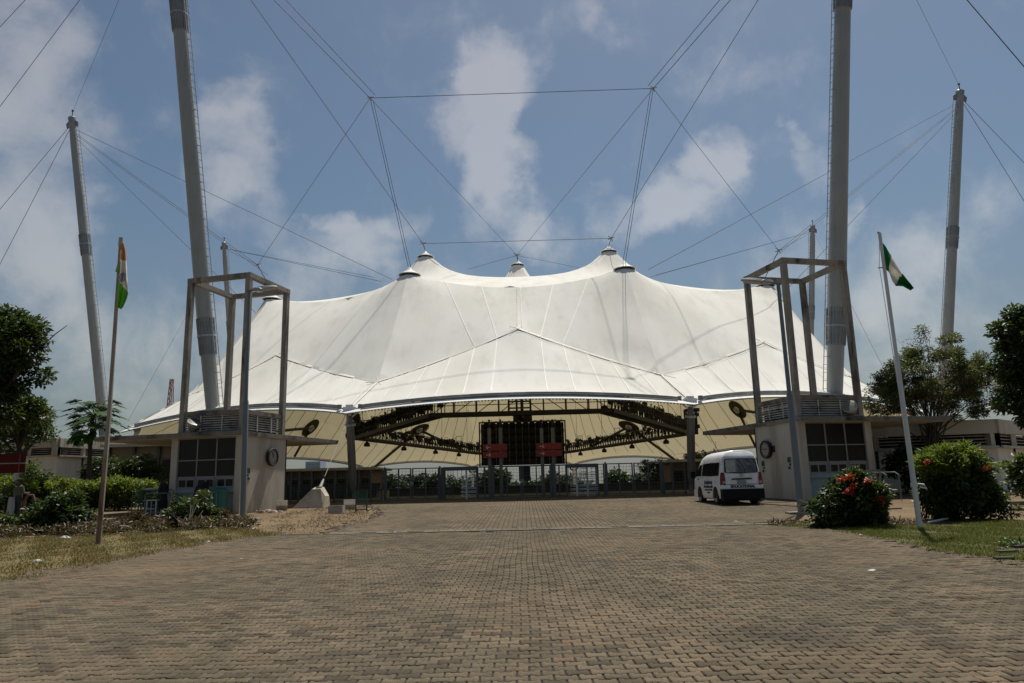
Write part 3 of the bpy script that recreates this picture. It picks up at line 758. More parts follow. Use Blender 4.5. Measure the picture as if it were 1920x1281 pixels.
# ------------------------------------------------------------------ cables
def cable(path, r, label, group=None, name='stay_cable'):
    path = [np.array(p, float) for p in path]
    o = MB().tube(path, r * .52, 6).build(name, M_cable, None, True, org=path[0]); return tag(o, label, 'cable', group)
KL, KR = P(694, 184, 58), P(1225, 166, 58)
BLn, BRn = P(793, 457, 80), P(1146, 447, 80)
CN = P(969, 479, 95)
SLn, SRn = P(483, 497, 70), P(1460, 470, 70)
for k, (p, lb) in enumerate(((KL, 'forked cable knot left of centre high over the tent'), (KR, 'forked cable knot right of centre high over the tent'), (BLn, 'small cable knot over the second peak from the left'), (BRn, 'small cable knot over the second peak from the right'), (CN, 'small cable knot over the middle peak'), (SLn, 'cable knot beside the left concrete frame'), (SRn, 'cable knot over the right concrete frame'))):
    j = thing('cable_node', lb, 'cable knot', p, 'steel knots where roof cables meet')
    s = p[1] / 58 * .5
    mb = MB()
    for a in (20, 140, 200, 290): v = np.array([math.cos(R(a)), .1, math.sin(R(a))]); mb.bar(p - v * .1, p + v * .62 * s, .2 * s, .12 * s)
    mb.build('socket', M_steel, j)
    MB().box(p, (.34 * s, .2 * s, .34 * s)).build('plate', M_collar, j)
up = np.array([.55, 0, .3])
pk = lambda p: p + np.array([0, 0, .85])
cable([KL, KR], .055, 'level cable strung between the two high knots over the tent')
cable([BLn, BRn], .06, 'thin level cable between the second peaks, behind the middle peak')
for s_, K, T, pkf, nd, side, wd, SN in ((1, KL, LT, pk(P1), BLn, 'left', 'leaving', SLn), (-1, KR, RT, pk(mir(P1)), BRn, 'right', 'leaving', SRn)):
    cable([K, T - (.3 * s_, 0, .4)], .055, f'upper cable of the pair from tall {side} mast to {side} high knot')
    cable([K + (.45 * s_, 0, .25), T + (.45 * s_, 0, .15)], .05, f'lower cable of the pair from tall {side} mast to {side} high knot')
    cable([T, nd], .05, f'long cable from tall {side} mast to the second peak from the {side}')
    cable([K, pkf + (-.10 * s_, 0, 0)], .045, f'hanger cable dropping from the {side} high knot to the front {side} peak')
    cable([K + (.25 * s_, 0, -.2), pkf + (.10 * s_, 0, 0)], .04, f'thinner twin hanger cable at the front {side} peak')
    cable([K, SN], .04, f'cable slanting outwards from the {side} high knot to the {side} frame')
    cable([K, CN], .04, f'cable slanting inwards from the {side} high knot to the middle peak')
    cable([SN, pk(S1 if s_ > 0 else mir(S1))], .07, f'short hanger cable at the outer {side} peak beside the concrete frame')
    cable([nd, pk(BLp if s_ > 0 else mir(BLp))], .07, f'short hanger cable over the second peak from the {side}')
    O, B = (OLT, BLT) if s_ > 0 else (ORT, BRT)
    cable([O - (0, 0, 1.2), P(735, 524, 76) if s_ > 0 else P(1215, 506, 76)], .05, f'topmost cable from slim far {side} mast to the tent')
    cable([O - (0, 0, 1.5), SN], .045, f'middle cable of slim far {side} mast ending by the {side} frame')
    cable([O - (0, 0, 1.7), SN + (0, 3, -.2)], .04, f'twin middle cable of the slim far {side} mast, just under its neighbour')
    cable([O - (0, 0, 1.9), P(505, 612, 76) if s_ > 0 else P(1440, 580, 76)], .045, f'lowest cable from the slim far {side} mast to the tent')
    cable([B - (0, 0, 1), P(715, 528, 100) if s_ > 0 else P(1230, 516, 100)], .06, f'upper cable from the small distant {side} mast across to the tent top')
    cable([B - (0, 0, 1), P(700, 520, 100) if s_ > 0 else P(1218, 520, 100)], .05, f'lower cable from the small distant {side} mast across to the tent top')
    cable([B - (0, 0, 1), SN], .05, f'cable from the small distant {side} mast to the knot by the {side} frame')
    cable([B - (0, 0, 1), P(240, 790, 70) if s_ > 0 else P(1700, 775, 70)], .05, f'cable from distant {side} mast down to the outer {side} tent corner')
cable([CN, P(878, 505, 110)], .05, 'short cable running down left behind the middle peak'); cable([CN, P(1085, 502, 110)], .05, 'short cable running down right behind the middle peak')
cable([CN, pk(CCp)], .09, 'short hanger cable over the middle peak')
cable([OLT - (0, 0, .8), P(-465, 945, 78)], .05, 'upper guy cable from slim far left mast to the left picture edge')
cable([OLT - (0, 0, 1.1), P(-225, 930, 78)], .05, 'lower guy cable from slim far left mast to the left picture edge')
cable([ORT - (0, 0, .8), P(2470, 872, 78)], .05, 'upper guy cable from slim far right mast to the right picture edge')
cable([ORT - (0, 0, 1.1), P(2230, 875, 78)], .05, 'lower guy cable from slim far right mast to the right picture edge')
cable([OLT + (0, 0, .9), LT], .03, 'thin line from slim far left mast top to the tall left mast')
cable([ORT + (0, 0, .9), RT], .03, 'thin line from slim far right mast top to the tall right mast')
cable([LT, P(0, 200, 47)], .035, 'faint thin cable across the top left corner of the sky')
cable([P(55, -8, 40), P(-600, 690, 40)], .03, 'short cable cutting the very corner at the top left of the sky')
cable([RT, P(1920, 125, 44), P(2600, 960, 44)], .06, 'thick guy cable crossing the top right corner of the sky')

# ------------------------------------------------------------------ lighting truss
YA, YB, YC = 50.5, 76., 112.
zt = lambda p: np.array(p)
tv = [P(808, 779, YA), P(1147, 770, YA), P(1297, 813, YB), P(1062, 849, YC), P(897, 851, YC), P(662, 822, YB)]
truss = thing('lighting_truss', 'black six-sided lighting truss hanging under the tent roof', 'truss', tv[0])
H_T = 1.15
lamps = []
for i in range(6):
    a, b = tv[i], tv[(i + 1) % 6]; d = b - a; L = np.linalg.norm(d); d /= L; up = np.array([0, 0, 1.])
    inn = np.cross(up, d); inn = inn / np.linalg.norm(inn) * (1 if np.dot(np.cross(up, d), np.array([0, 82, 0]) - (a + b) / 2) > 0 else -1)
    mb = MB().bar(a, b, .34, .30); mb.bar(a + inn * 1.0, b + inn * 1.0, .2, .2); mb.build('bottom_chord', M_dark, truss)
    MB().bar(a + up * H_T, b + up * H_T, .11).bar(a + up * H_T + inn * 1.0, b + up * H_T + inn * 1.0, .09).bar(a + up * H_T * .55, b + up * H_T * .55, .05).build('top_rail', M_dark, truss)
    mb = MB(); n = max(3, int(L / (1.55 if i == 0 else .8)))
    for k in range(n + 1):
        p = a + d * L * k / n; mb.bar(p, p + up * H_T, .09 if i == 0 else .1)
        if k < n:
            q = a + d * L * (k + 1) / n; mb.bar(p if k < n / 2 else p + up * H_T, (q + up * H_T) if k < n / 2 else q, .05) if i == 0 else mb.bar(p, q + up * H_T, .045)
        mb.bar(p + inn * 1.0, p + up * H_T + inn * 1.0, .06)
        if i != 0: mb.bar(p + inn * .1 + up * RNG.uniform(.3, .8), p + d * .3 + up * RNG.uniform(.9, 1.5), RNG.uniform(.10, .34)); (i in (1, 5) and k % 2) and mb.box(p + inn * RNG.uniform(-.2, 1.) + up * RNG.uniform(.2, 1.3), RNG.uniform(.2, .55, 3), rz=RNG.uniform(0, 3))
    tag(mb.build('lattice', M_dark, truss), kind='stuff')
    for k in range(max(2, int(L / 9))):
        p = a + d * L * (k + .5) / max(2, int(L / 9)); q = roof_z(p[0], p[1])
        if q: MB().tube([p + up * H_T, np.array([p[0], p[1], q - .2])], .022, 4).build('hanger', M_dark, truss)
    for k in range(max(5, int(L / 2.1))):
        lamps.append((a + d * L * (k + .5 + RNG.uniform(-.2, .2)) / max(5, int(L / 2.1)), up, inn, i))
for v in (tv[2], tv[5]):
    mb = MB()
    for k in range(7):
        a = R(k * 51); c = v + np.array([math.cos(a) * .5, math.sin(a) * .8, -.1]); mb.bar(c, c + (0, 0, 2.6), .3, .3)
    for k in range(6): mb.box(v + (RNG.uniform(-.5, .5), RNG.uniform(-.8, .8), .3 + k * .42), (.9, 1.1, .36), rz=RNG.uniform(-.3, .3))
    mb.build('speaker_cluster', M_dark, truss)
    q = roof_z(v[0], v[1]); s_ = 1 if v[0] < 0 else -1
    pth = [v + (0, 0, 2.3), v + (-.9 * s_ * .2, 0, 2.9), v + (-s_ * 1.2, -3, 3.1), v + (-s_ * 3, -9, 2.6)]
    MB().tube(pth, .16, 6).build('cable_loom', M_dark, truss)
# front segment: centre tower carrying the board
cA = (tv[0] + tv[1]) / 2 + (-.1, 0, 0)
mb = MB()
for sx in (-.75, -.2, .2, .75): mb.bar(cA + (sx, 0, -.1), cA + (sx, 0, 2.3), .14)
for h in (.35, .8, 1.2, 1.7): mb.bar(cA + (-.75, 0, h), cA + (.75, 0, h), .1)
mb.build('centre_frame', M_dark, truss)
spot = MB().box((0, 0, .0), (.30, .42, .30)).tube([(0, -.2, 0), (0, -.42, -.08)], [.15, .2], 8).bar((-.2, 0, .05), (-.2, 0, .45), .04).bar((.2, 0, .05), (.2, 0, .45), .04).bar((-.2, 0, .45), (.2, 0, .45), .04).mesh('stage_lamp', M_dark)
pot = MB().lathe([(.05, .62), (.1, .4), (.3, .25), (.34, 0), (.30, -.1)], (0, 0, 0), 10).mesh('pot_lamp', M_dark)
frame = MB().bar((-.35, 0, 0), (-.35, 0, .95), .06).bar((.35, 0, 0), (.35, 0, .95), .06).bar((-.35, 0, .95), (.35, 0, .95), .06).bar((-.35, 0, .35), (.35, 0, .35), .05).bar((.35, 0, .95), (.6, 0, 1.3), .03).bar((-.35, 0, .95), (-.6, 0, 1.3), .03).mesh('lamp_bracket', M_dark)
for k, (p, up, inn, i) in enumerate(lamps):
    if i == 0:
        if k % 2: continue
        o = link('stage_lamp', spot); o.location = tuple(p + up * (H_T + .25)); o.rotation_euler = (R(-35), 0, RNG.uniform(0, 6))
        tag(o, 'black stage lamp on top of the straight front beam of the truss', 'stage lamp', 'stage lamps on the front beam'); continue
    o = link('stage_lamp', spot); o.location = tuple(p + up * (H_T * .8 + RNG.uniform(0, .5)) + inn * RNG.uniform(0, 1)); o.rotation_euler = (R(RNG.uniform(-50, 20)), 0, RNG.uniform(0, 6))
    far = i in (2, 3, 4); sd_ = 'left' if p[0] < 0 else 'right'
    tag(o, f'black stage lamp among many on the far low {sd_} side of the truss' if far else f'black stage lamp crowded on the near slanting {sd_} side of the truss', 'stage lamp', f'stage lamps on the far {sd_} side' if far else f'stage lamps on the near slanting {sd_} side')
    if far and k % 4 == 0:
        o = link('pot_lamp', pot); o.location = tuple(p + (0, 0, -.6)); tag(o, 'round black lamp hanging under the far side of the truss', 'hanging lamp', 'round lamps under the truss')
    if far and k % 6 == 2:
        o = link('lamp_bracket', frame); o.location = tuple(p + up * H_T); tag(o, 'empty black lamp bracket standing on the far side of the truss', 'bracket', 'empty brackets on the truss')

# ------------------------------------------------------------------ score board (seen from behind)
YS = 58.
b0, b1 = P(900, 876, YS), P(1059, 789, YS); bx0, bx1, bz0, bz1 = b0[0], b1[0], b0[2], b1[2]
sb = thing('score_board', 'dark back of a large score board hanging behind the gates', 'score board', ((bx0 + bx1) / 2, YS, bz0))
cxm = (bx0 + bx1) / 2
MB().box((cxm, YS + .35, (bz0 + bz1) / 2), (bx1 - bx0 - .2, .3, bz1 - bz0 - .2)).build('housing', mat('housing_black', (.013, .012, .010), .9, var=.4, vscale=4), sb)
mb = MB()
for x in (bx0, bx1): mb.box((x, YS, (bz0 + bz1) / 2), (.09, .4, bz1 - bz0))
for z in (bz0, bz1): mb.box((cxm, YS, z), (bx1 - bx0 + .09, .38, .09))
mb.build('frame', mat('board_frame', (.10, .105, .11), .5, .3), sb)
M_mull = mat('mullion_grey', (.12, .125, .125), .5, .3)
nc = 12
mod = MB().box((0, 0, 0), (.40, .12, .36)).box((0, -.08, .05), (.22, .06, .16)).mesh('module', mat('module_brown', (.035, .026, .02), .8, var=.5, vscale=5))
for c in range(nc + 1):
    x = bx0 + .28 + (bx1 - bx0 - .56) * c / nc
    mb = MB().bar((x, YS - .05, bz0 + .1), (x, YS - .05, bz1 - .1), .045)
    for r_ in range(6): mb.box((x, YS - .06, bz0 + .5 + r_ * .6), (.1, .06, .12))
    mb.build('mullion', M_mull, sb)
    if c < nc:
        for r_ in range(6):
            o = link('module', mod, sb); o.location = (x + (bx1 - bx0 - .56) / nc / 2 - cxm, .1, .35 + r_ * .6)
mb = MB().box((cA[0], YS - 3, bz1 + .2), (.14, .14, .1)); mb.box((cxm + .05, YS, bz1 + .45), (1.5, .5, .85)); mb.bar((cxm, YS, bz1 + .3), cA, .3); mb.build('hanger', M_dark, sb)
mb = MB(); mb.box((cxm + .1, YS + .2, bz0 - .6), (.9, .4, 1.1)); mb.build('tail_box', M_dark, sb)
# ------------------------------------------------------------------ ticket booths with open concrete frames
FC = np.array([-12.71, 33.66]); A_ = 3.49; PH = .2456
E1 = np.array([-math.cos(PH), math.sin(PH)]); E2 = np.array([math.sin(PH), math.cos(PH)])
def booth(sx, nm, desc):
    gb = gz(34.5)
    def W(u, v, z):
        p = FC + E1 * u + E2 * v; return np.array([p[0] * sx, p[1], z])
    e1 = np.array([E1[0] * sx, E1[1], 0]); e2 = np.array([E2[0] * sx, E2[1], 0]); ez = np.array([0, 0, 1.]); AX = np.array([e1, e2, ez])
    b = thing('ticket_booth', desc, 'booth', W(A_ / 2, A_ / 2, gb))
    zs, zt, ztop = 4.16, 4.36, 11.95
    bx = lambda mb, u0, u1, v0, v1, z0, z1: mb.box(W((u0 + u1) / 2, (v0 + v1) / 2, (z0 + z1) / 2), (abs(u1 - u0), abs(v1 - v0), z1 - z0), ax=AX)
    ul, vl = A_ + .32, A_ + .12                       # body a little larger than the frame on the outer side
    # clock wall (u = 0), far walls, and the piers either side of the window
    mb = MB(); bx(mb, 0, .16, 0, vl, gb - .1, zs); mb.build('clock_wall', M_plaster, b)
    mb = MB(); bx(mb, .16, ul, vl - .16, vl, gb - .1, zs); bx(mb, ul - .16, ul, .0, vl - .16, gb - .1, zs); mb.build('rear_wall', M_plaster, b)
    for ua_, ub_ in ((.16, .34), (ul - .34, ul - .16)): mb = MB(); bx(mb, ua_, ub_, 0, .16, gb - .1, zs); mb.build('pier', M_plaster, b)
    mb = MB(); bx(mb, .02, .15, vl + .002, vl + .14, gb, zs); mb.build('downpipe', M_dark, b)
    # window wall, set back a little
    u0, u1 = .34, ul - .34; vz = .07
    zA, zB, zC, zD = gb + .95, gb + 1.15, gb + 1.62, zs - .02; zM = (zC + .05 + zD) / 2 - .15
    w3 = (u1 - u0) / 3
    mb = MB(); bx(mb, u0, u1, vz + .02, vz + .09, zC, zC + .06); bx(mb, u0, u1, vz, vz + .07, zM - .025, zM + .025); bx(mb, u0, u1, vz, vz + .07, zD - .07, zD)
    for k in range(4):
        u = u0 + w3 * k; bx(mb, max(u0, u - .03), min(u1, u + .03), vz - .01, vz + .06, zC + .06, zD - .07)
    fr = mb.build('window_frame', M_frame, b)
    for k in range(3):
        for (za, zb) in ((zC + .06, zM - .025), (zM + .025, zD - .07)):
            mb = MB(); bx(mb, u0 + w3 * k + .03, u0 + w3 * (k + 1) - .03, vz + .03, vz + .045, za, zb); mb.build('pane', M_glass, fr)
        # service hatches
        mb = MB(); ua, ub = u0 + w3 * k + .06, u0 + w3 * (k + 1) - .06
        for (p, q, r_, s_) in ((ua, ub, zC - .10, zC), (ua, ub, zB, zB + .06), (ua, ua + .06, zB + .06, zC - .10), (ub - .06, ub, zB + .06, zC - .10), ((ua + ub) / 2 - .03, (ua + ub) / 2 + .03, zB + .06, zC - .10)):
            bx(mb, p, q, vz, vz + .06, r_, s_)
        ht = mb.build('hatch', M_frame, b)
        for (p, q) in ((ua + .06, (ua + ub) / 2 - .03), ((ua + ub) / 2 + .03, ub - .06)):
            mb = MB(); bx(mb, p, q, vz + .02, vz + .035, zB + .06, zC - .10); mb.build('pane', M_glass, ht)
        mb = MB(); bx(mb, ua - .02, ub + .02, vz + .02, vz + .07, gb + .12, zA); mb.build('panel', M_panelb, b)
        if k < 2: mb = MB(); bx(mb, ub + .025, ub + .095, vz + .01, vz + .08, zB, zC); mb.build('post', M_frame, b)
    mb = MB(); bx(mb, u0, u1, vz - .12, vz + .14, zA, zA + .07); bx(mb, u0, u1, vz + .03, vz + .1, zA + .07, zB); mb.build('counter', M_panelb, b)
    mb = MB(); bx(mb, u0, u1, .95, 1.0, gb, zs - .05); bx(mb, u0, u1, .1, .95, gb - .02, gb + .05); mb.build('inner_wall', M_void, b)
    # roof slab
    mb = MB(); bx(mb, -.12, 8.0, -.30, 8.9, zs, zt); mb.build('roof_slab', M_slabc, b)
    mb = MB(); bx(mb, -.08, 7.9, -.24, 8.8, zs - .025, zs - .002); mb.build('soffit', M_plaster, b)
    # louvre box
    z0, z1 = zt, zt + 1.02
    mb = MB(); bx(mb, .1, A_ - .1, .02, .22, z1 - .22, z1); bx(mb, .02, .22, .1, A_ - .1, z1 - .215, z1 - .003); bx(mb, .1, A_ - .1, A_ - .2, A_, z1 - .22, z1); bx(mb, A_ - .2, A_, .1, A_ - .1, z1 - .215, z1 - .003)
    bx(mb, -.02, A_ + .02, -.02, .16, z0 + .002, z0 + .06); mb.build('louvre_kerb', M_slabc, b)
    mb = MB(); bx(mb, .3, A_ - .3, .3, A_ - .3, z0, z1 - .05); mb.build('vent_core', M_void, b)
    ns = 7
    for face in (0, 1):
        for k in range(ns):
            zc = z0 + .13 + k * (.66 / (ns - 1)); t = R(28)
            if face == 0: c, L, out = W(A_ / 2, .13, zc), A_ - .3, -e2; run = e1
            else: c, L, out = W(.13, A_ / 2, zc), A_ - .3, -e1; run = e2
            ax = np.array([run, out * math.cos(t) - ez * math.sin(t), out * math.sin(t) + ez * math.cos(t)])
            MB().box(c, (L, .13, .028), ax=ax).build('louvre_slat', M_louv, b)
        for k in (1 / 3, 2 / 3):
            mb = MB(); c = W(A_ * k, .05, 0) if face == 0 else W(.05, A_ * k, 0)
            mb.bar((c[0], c[1], z0 + .05), (c[0], c[1], z1 - .22), .05); mb.build('louvre_bar', M_louv, b)
    # open frame
    pw = .25
    for (u, v) in ((0, 0), (A_, 0), (0, A_), (A_, A_)):
        uu, vv = u + (.12 if u == 0 else -.12), v + (.12 if v == 0 else -.12)
        mb = MB(); bx(mb, uu - .125, uu + .125, vv - .125, vv + .125, zt - .01, ztop - .24)
        mb.build('frame_post', M_conc, b)
    for (a, c) in (((0, .12), (A_, .12)), ((0, A_ - .12), (A_, A_ - .12))):
        mb = MB(); bx(mb, a[0] - .02, c[0] + .02, a[1] - .13, a[1] + .13, ztop - .23, ztop); mb.build('frame_beam', M_conc, b)
    for u in (.12, A_ - .12):
        mb = MB(); bx(mb, u - .135, u + .135, .26, A_ - .26, ztop - .235, ztop - .005); mb.build('frame_beam', M_conc, b)
    return W, e1, e2
WLb, l1, l2 = booth(1, 'left', 'cream ticket booth with an open concrete frame on its roof, people beside it')
WRb, r1, r2 = booth(-1, 'right', 'cream ticket booth with an open concrete frame on its roof, van parked beside it')

M_face = mat('clock_face', (.30, .285, .25), .4, var=.1)
M_ring = mat('clock_ring', (.022, .02, .022), .5, .1)
def clock(W, out, v, z, hour, minute, lb):
    p = W(-.12, v, z); t = thing('wall_clock', lb, 'clock', p); o = np.array(out, float); rgt = np.cross((0, 0, 1), o)
    MB().lathe([(.42, -.06), (.44, 0), (.44, .08), (.40, .11), (.35, .085), (.35, .04)], p, 28, o).build('bezel', M_ring, t, True)
    MB().lathe([(.36, 0), (.36, .055)], p, 28, o).build('dial', M_face, t)
    MB().bar(p - o * .1 + rgt * .42, p + rgt * .58 - o * .1, .10, .3).build('bracket', M_ring, t)
    mb = MB()
    for k in range(12):
        a = k * math.pi / 6; d = rgt * math.sin(a) + np.array([0, 0, 1.]) * math.cos(a); mb.bar(p + o * .06 + d * .27, p + o * .06 + d * .33, .028, .012, up=o)
    mb.build('hour_mark', M_ring, t)
    for a, L, wd in (((hour + minute / 60) * math.pi / 6, .17, .035), (minute * math.pi / 30, .27, .025)):
        d = rgt * math.sin(a) + np.array([0, 0, 1.]) * math.cos(a); MB().bar(p + o * .068 - d * .04, p + o * .068 + d * L, wd, .012, up=o).build('hand', M_ring, t)
zc = gz(34.5)
clock(WLb, -l1, 2.25, zc + 2.55, 11, 57, 'round dark-rimmed clock on the sunny wall of the left booth')
clock(WRb, -r1, 2.6, zc + 2.35, 2, 47, 'round dark-rimmed clock on the shaded booth wall above the white van')
M_pg = mat('poster_green', (.02, .12, .07), .6, var=.5, vscale=9); M_pw = mat('poster_white', (.45, .46, .42), .6, var=.2); M_pk = mat('poster_black', (.03, .03, .03), .6)
def poster(W, e2, v, z, lb, big=1.):
    t = thing('poster', lb, 'poster', W(-.006, v, z)); out = np.array(W(-1, 0, 0)) - W(0, 0, 0)
    def q(mb, a, b, c, d, off): return mb.slab([W(-off, v + a, z + c), W(-off, v + b, z + c), W(-off, v + b, z + d), W(-off, v + a, z + d)], out, .006)
    q(MB(), -.14 * big, .14 * big, -.32 * big, .30 * big, .004).build('sheet', M_pw, t)
    q(MB(), -.12 * big, .12 * big, .02, .27 * big, .012).build('print', M_pg, t)
    mb = MB(); q(mb, -.12 * big, .03 * big, -.12 * big, -.02 * big, .012); q(mb, -.05 * big, .12 * big, -.28 * big, -.16 * big, .012); q(mb, .02 * big, .12 * big, .06, .16, .022); mb.build('figure', M_pk, t)
poster(WLb, l2, .55, zc + 1.75, 'small poster on the left booth wall beside the lamp pole')
poster(WRb, r2, .95, zc + 1.65, 'green and black poster on the right booth wall nearer the lamp pole')
poster(WRb, r2, 3.15, zc + 1.55, 'green and black poster on the right booth wall close to the van')
M_lampw = mat('floodlight_cream', (.50, .47, .38), .5, .1, var=.2); M_lampg = mat('floodlight_grey', (.36, .37, .36), .4, .4, var=.2)
def flood(p, aim, m, lb):
    p = np.array(p, float); aim = np.array(aim, float); aim /= np.linalg.norm(aim); t = thing('floodlight', lb, 'floodlight', p); c = p + (0, 0, .38)
    MB().lathe([(.0, -.34), (.12, -.33), (.16, -.2), (.28, -.05), (.34, .12), (.34, .16), (.30, .17)], c, 20, aim).build('reflector', m, t, True)
    MB().lathe([(.30, .15), (.30, .17)], c, 20, aim).build('lens', M_glass, t)
    s_ = np.cross(aim, (0, 0, 1)); s_ /= np.linalg.norm(s_)
    MB().tube([c + s_ * .36, p + s_ * .36 + (0, 0, .03), p - s_ * .36 + (0, 0, .03), c - s_ * .36], .025, 6).build('yoke', M_collar, t)
    MB().box(c - aim * .42 + (0, 0, -.12), (.22, .2, .18)).build('gear_box', M_collar, t)
flood(WLb(2.55, -.1, 4.36), (.35, -.4, .85), M_lampg, 'grey round floodlight standing on the left booth roof edge')
flood(WRb(2.75, -.1, 4.36), (-.5, -.6, .5), M_lampw, 'cream round floodlight standing on the right booth roof edge')

# ------------------------------------------------------------------ street lamps
M_pole = mat('lamp_pole_grey', (.17, .19, .20), .5, .3, var=.15, vscale=1.5, stain=(.16, .17, .17), stain_scale=1, streak=True)
def lamp(base_px, top_px, topY, heads, lb):
    b = G(*base_px); q = P(*top_px, topY); t = thing('street_lamp', lb, 'street lamp', b)
    mid = b * .5 + q * .5
    MB().tube([b, mid, mid + (q - b) * .01, q], [.115, .105, .075, .065], 14).build('pole', M_pole, t, True)
    MB().lathe([(.16, 0), (.16, .05), (.13, .05)], b, 14).build('base_flange', M_pole, t)
    MB().box(b + (.1, -.05, -.05), (1.15, .5, .22)).build('footing', M_conc, t)
    for (dx, dy, dz, L, wd) in heads:
        d = np.array([dx, dy, dz], float); d /= np.linalg.norm(d); s_ = np.cross(d, (0, 0, 1)); s_ /= np.linalg.norm(s_); u = np.cross(s_, d)
        h = q + d * .25
        MB().bar(q - d * .1, h + d * .1, .07).build('arm', M_pole, t)
        pr = [(0, .07, .06), (.12, .14, .10), (.45, .17, .12), (.8, .15, .10), (1.0, .08, .05)]
        mb = MB(); ring = []
        for (f_, w_, hh) in pr: ring.append([h + d * f_ * L + s_ * w_ * wd * c + u * hh * s2 for c, s2 in ((-1, 0), (-.7, .8), (0, 1), (.7, .8), (1, 0), (.8, -.35), (-.8, -.35))])
        vs = [v for r_ in ring for v in r_]; fs = [(i * 7 + j, i * 7 + (j + 1) % 7, (i + 1) * 7 + (j + 1) % 7, (i + 1) * 7 + j) for i in range(4) for j in range(7)] + [tuple(range(7)), tuple(range(28, 35))]
        hd = mb.poly(vs, fs).build('lamp_head', mat('lamp_head_grey', (.33, .34, .33), .45, .2, var=.2), t, True)
        MB().bar(h + d * .35 * L - u * .05, h + d * .92 * L - u * .045, .22 * wd, .05, up=u).build('diffuser', mat('lamp_glass', (.5, .5, .46), .2, var=.1), hd)
lamp((455, 975), (467, 545), 28.6, ((1, .25, .18, .85, 1.15), (.9, -.5, -.12, .5, .9)), 'grey street lamp with twin heads in front of the left booth')
lamp((1503, 963), (1459, 532), 24.9, ((-1, .15, .18, 1.0, 1.15), (-.9, -.4, .0, .5, .9)), 'grey street lamp with twin heads in front of the right booth')

# ------------------------------------------------------------------ flagpoles and flags
M_rust = mat('rusty_pole', (.36, .30, .24), .8, .0, var=.3, vscale=3, stain=(.115, .04, .02), stain_scale=2.2, streak=True, bump=.3, bscale=40)
M_wpole = mat('white_pole', (.58, .60, .60), .5, .1, var=.12, vscale=2, stain=(.42, .44, .44), stain_scale=1.2, streak=True)
fb = G(184, 1020); ft = P(227, 446, 19.4)
t = thing('flagpole', 'thin rusty flagpole standing in the dry grass', 'flagpole', fb)
MB().tube([fb - (0, 0, .1), fb * .6 + ft * .4 + (.04, 0, 0), ft], [.07, .056, .046], 12).build('pole', M_rust, t, True)
MB().tube([ft - (ft - fb) * .028, ft], .058, 12).build('cap_sleeve', mat('sleeve_grey', (.4, .4, .38), .6, var=.3), t, True)
MB().tube([fb * .35 + ft * .65 + (.1, -.05, 0), fb * .9 + ft * .1 + (.09, -.05, 0)], .008, 5).build('halyard', M_wpole, t)
wb = G(1725, 990); wt = P(1649, 437, 18.6)
t = thing('flagpole', 'white leaning flagpole standing on the green grass', 'flagpole', wb)
MB().tube([wb - (0, 0, .1), wb * .45 + wt * .55, wb * .44 + wt * .56, wt], [.064, .058, .047, .042], 12).build('pole', M_wpole, t, True)
kn = wb + (wt - wb) * .135
mb = MB().tube([kn - (0, 0, .04), kn + (0, 0, .05)], .085, 10); mb.tube([kn + (.06, -.06, .04), kn + (.2, -.08, .02), kn + (.26, -.08, -.08), kn + (.1, -.08, -.03)], .022, 6); mb.build('rope_knot', M_wpole, t)
mb = MB().tube([wt, wt + (-.05, 0, .02)], .03, 6); q = wb + (wt - wb) * .875; mb.bar(q, q - (.16, 0, 0), .025); mb.build('cleat', M_collar, t)
MB().tube([wt - (.03, .05, 0), q - (.14, .03, -.02), kn + (-.05, -.07, 0)], .008, 5).build('halyard', M_wpole, t)
def cloth(name, grid, m_list, idx, lb, th=.012):
    """flag from a grid of points; idx(i,j) picks the cloth colour"""
    ni, nj = len(grid), len(grid[0]); me = bpy.data.meshes.new(name)
    vs = [tuple(p) for row in grid for p in row]; fs, mi = [], []
    for i in range(ni - 1):
        for j in range(nj - 1): fs.append((i * nj + j, i * nj + j + 1, (i + 1) * nj + j + 1, (i + 1) * nj + j)); mi.append(idx(i / (ni - 1), j / (nj - 1)))
    a = np.array(vs).mean(0); me.from_pydata([tuple(np.array(v) - a) for v in vs], [], fs)
    for m in m_list: me.materials.append(m)
    for p, k in zip(me.polygons, mi): p.material_index = k; p.use_smooth = True
    o = link(name, me, None, a); md = o.modifiers.new('thick', 'SOLIDIFY'); md.thickness = th; conv(o); return tag(o, lb, 'flag')
def clothmat(n, c): 
    m = bpy.data.materials.new(n); m.use_nodes = True; t = NT(m.node_tree); b = t.n['Principled BSDF']; p = t.add('ShaderNodeNewGeometry').outputs['Position']
    cc = t.mix(t.mapr(t.noise(p, 3, 4), .3, .7), c, tuple(x * .8 for x in c)); t.put(b.inputs['Base Color'], cc); b.inputs['Roughness'].default_value = .9
    tr = t.add('ShaderNodeBsdfTranslucent'); t.put(tr.inputs[0], cc); mx = t.add('ShaderNodeMixShader'); mx.inputs[0].default_value = .4
    t.l.new(b.outputs[0], mx.inputs[1]); t.l.new(tr.outputs[0], mx.inputs[2]); t.l.new(mx.outputs[0], t.n['Material Output'].inputs[0]); return m
F_or, F_wh, F_lg, F_dg = clothmat('cloth_saffron', (.66, .33, .10)), clothmat('cloth_white', (.85, .83, .78)), clothmat('cloth_green', (.20, .55, .06)), clothmat('cloth_deep_green', (.008, .22, .06))
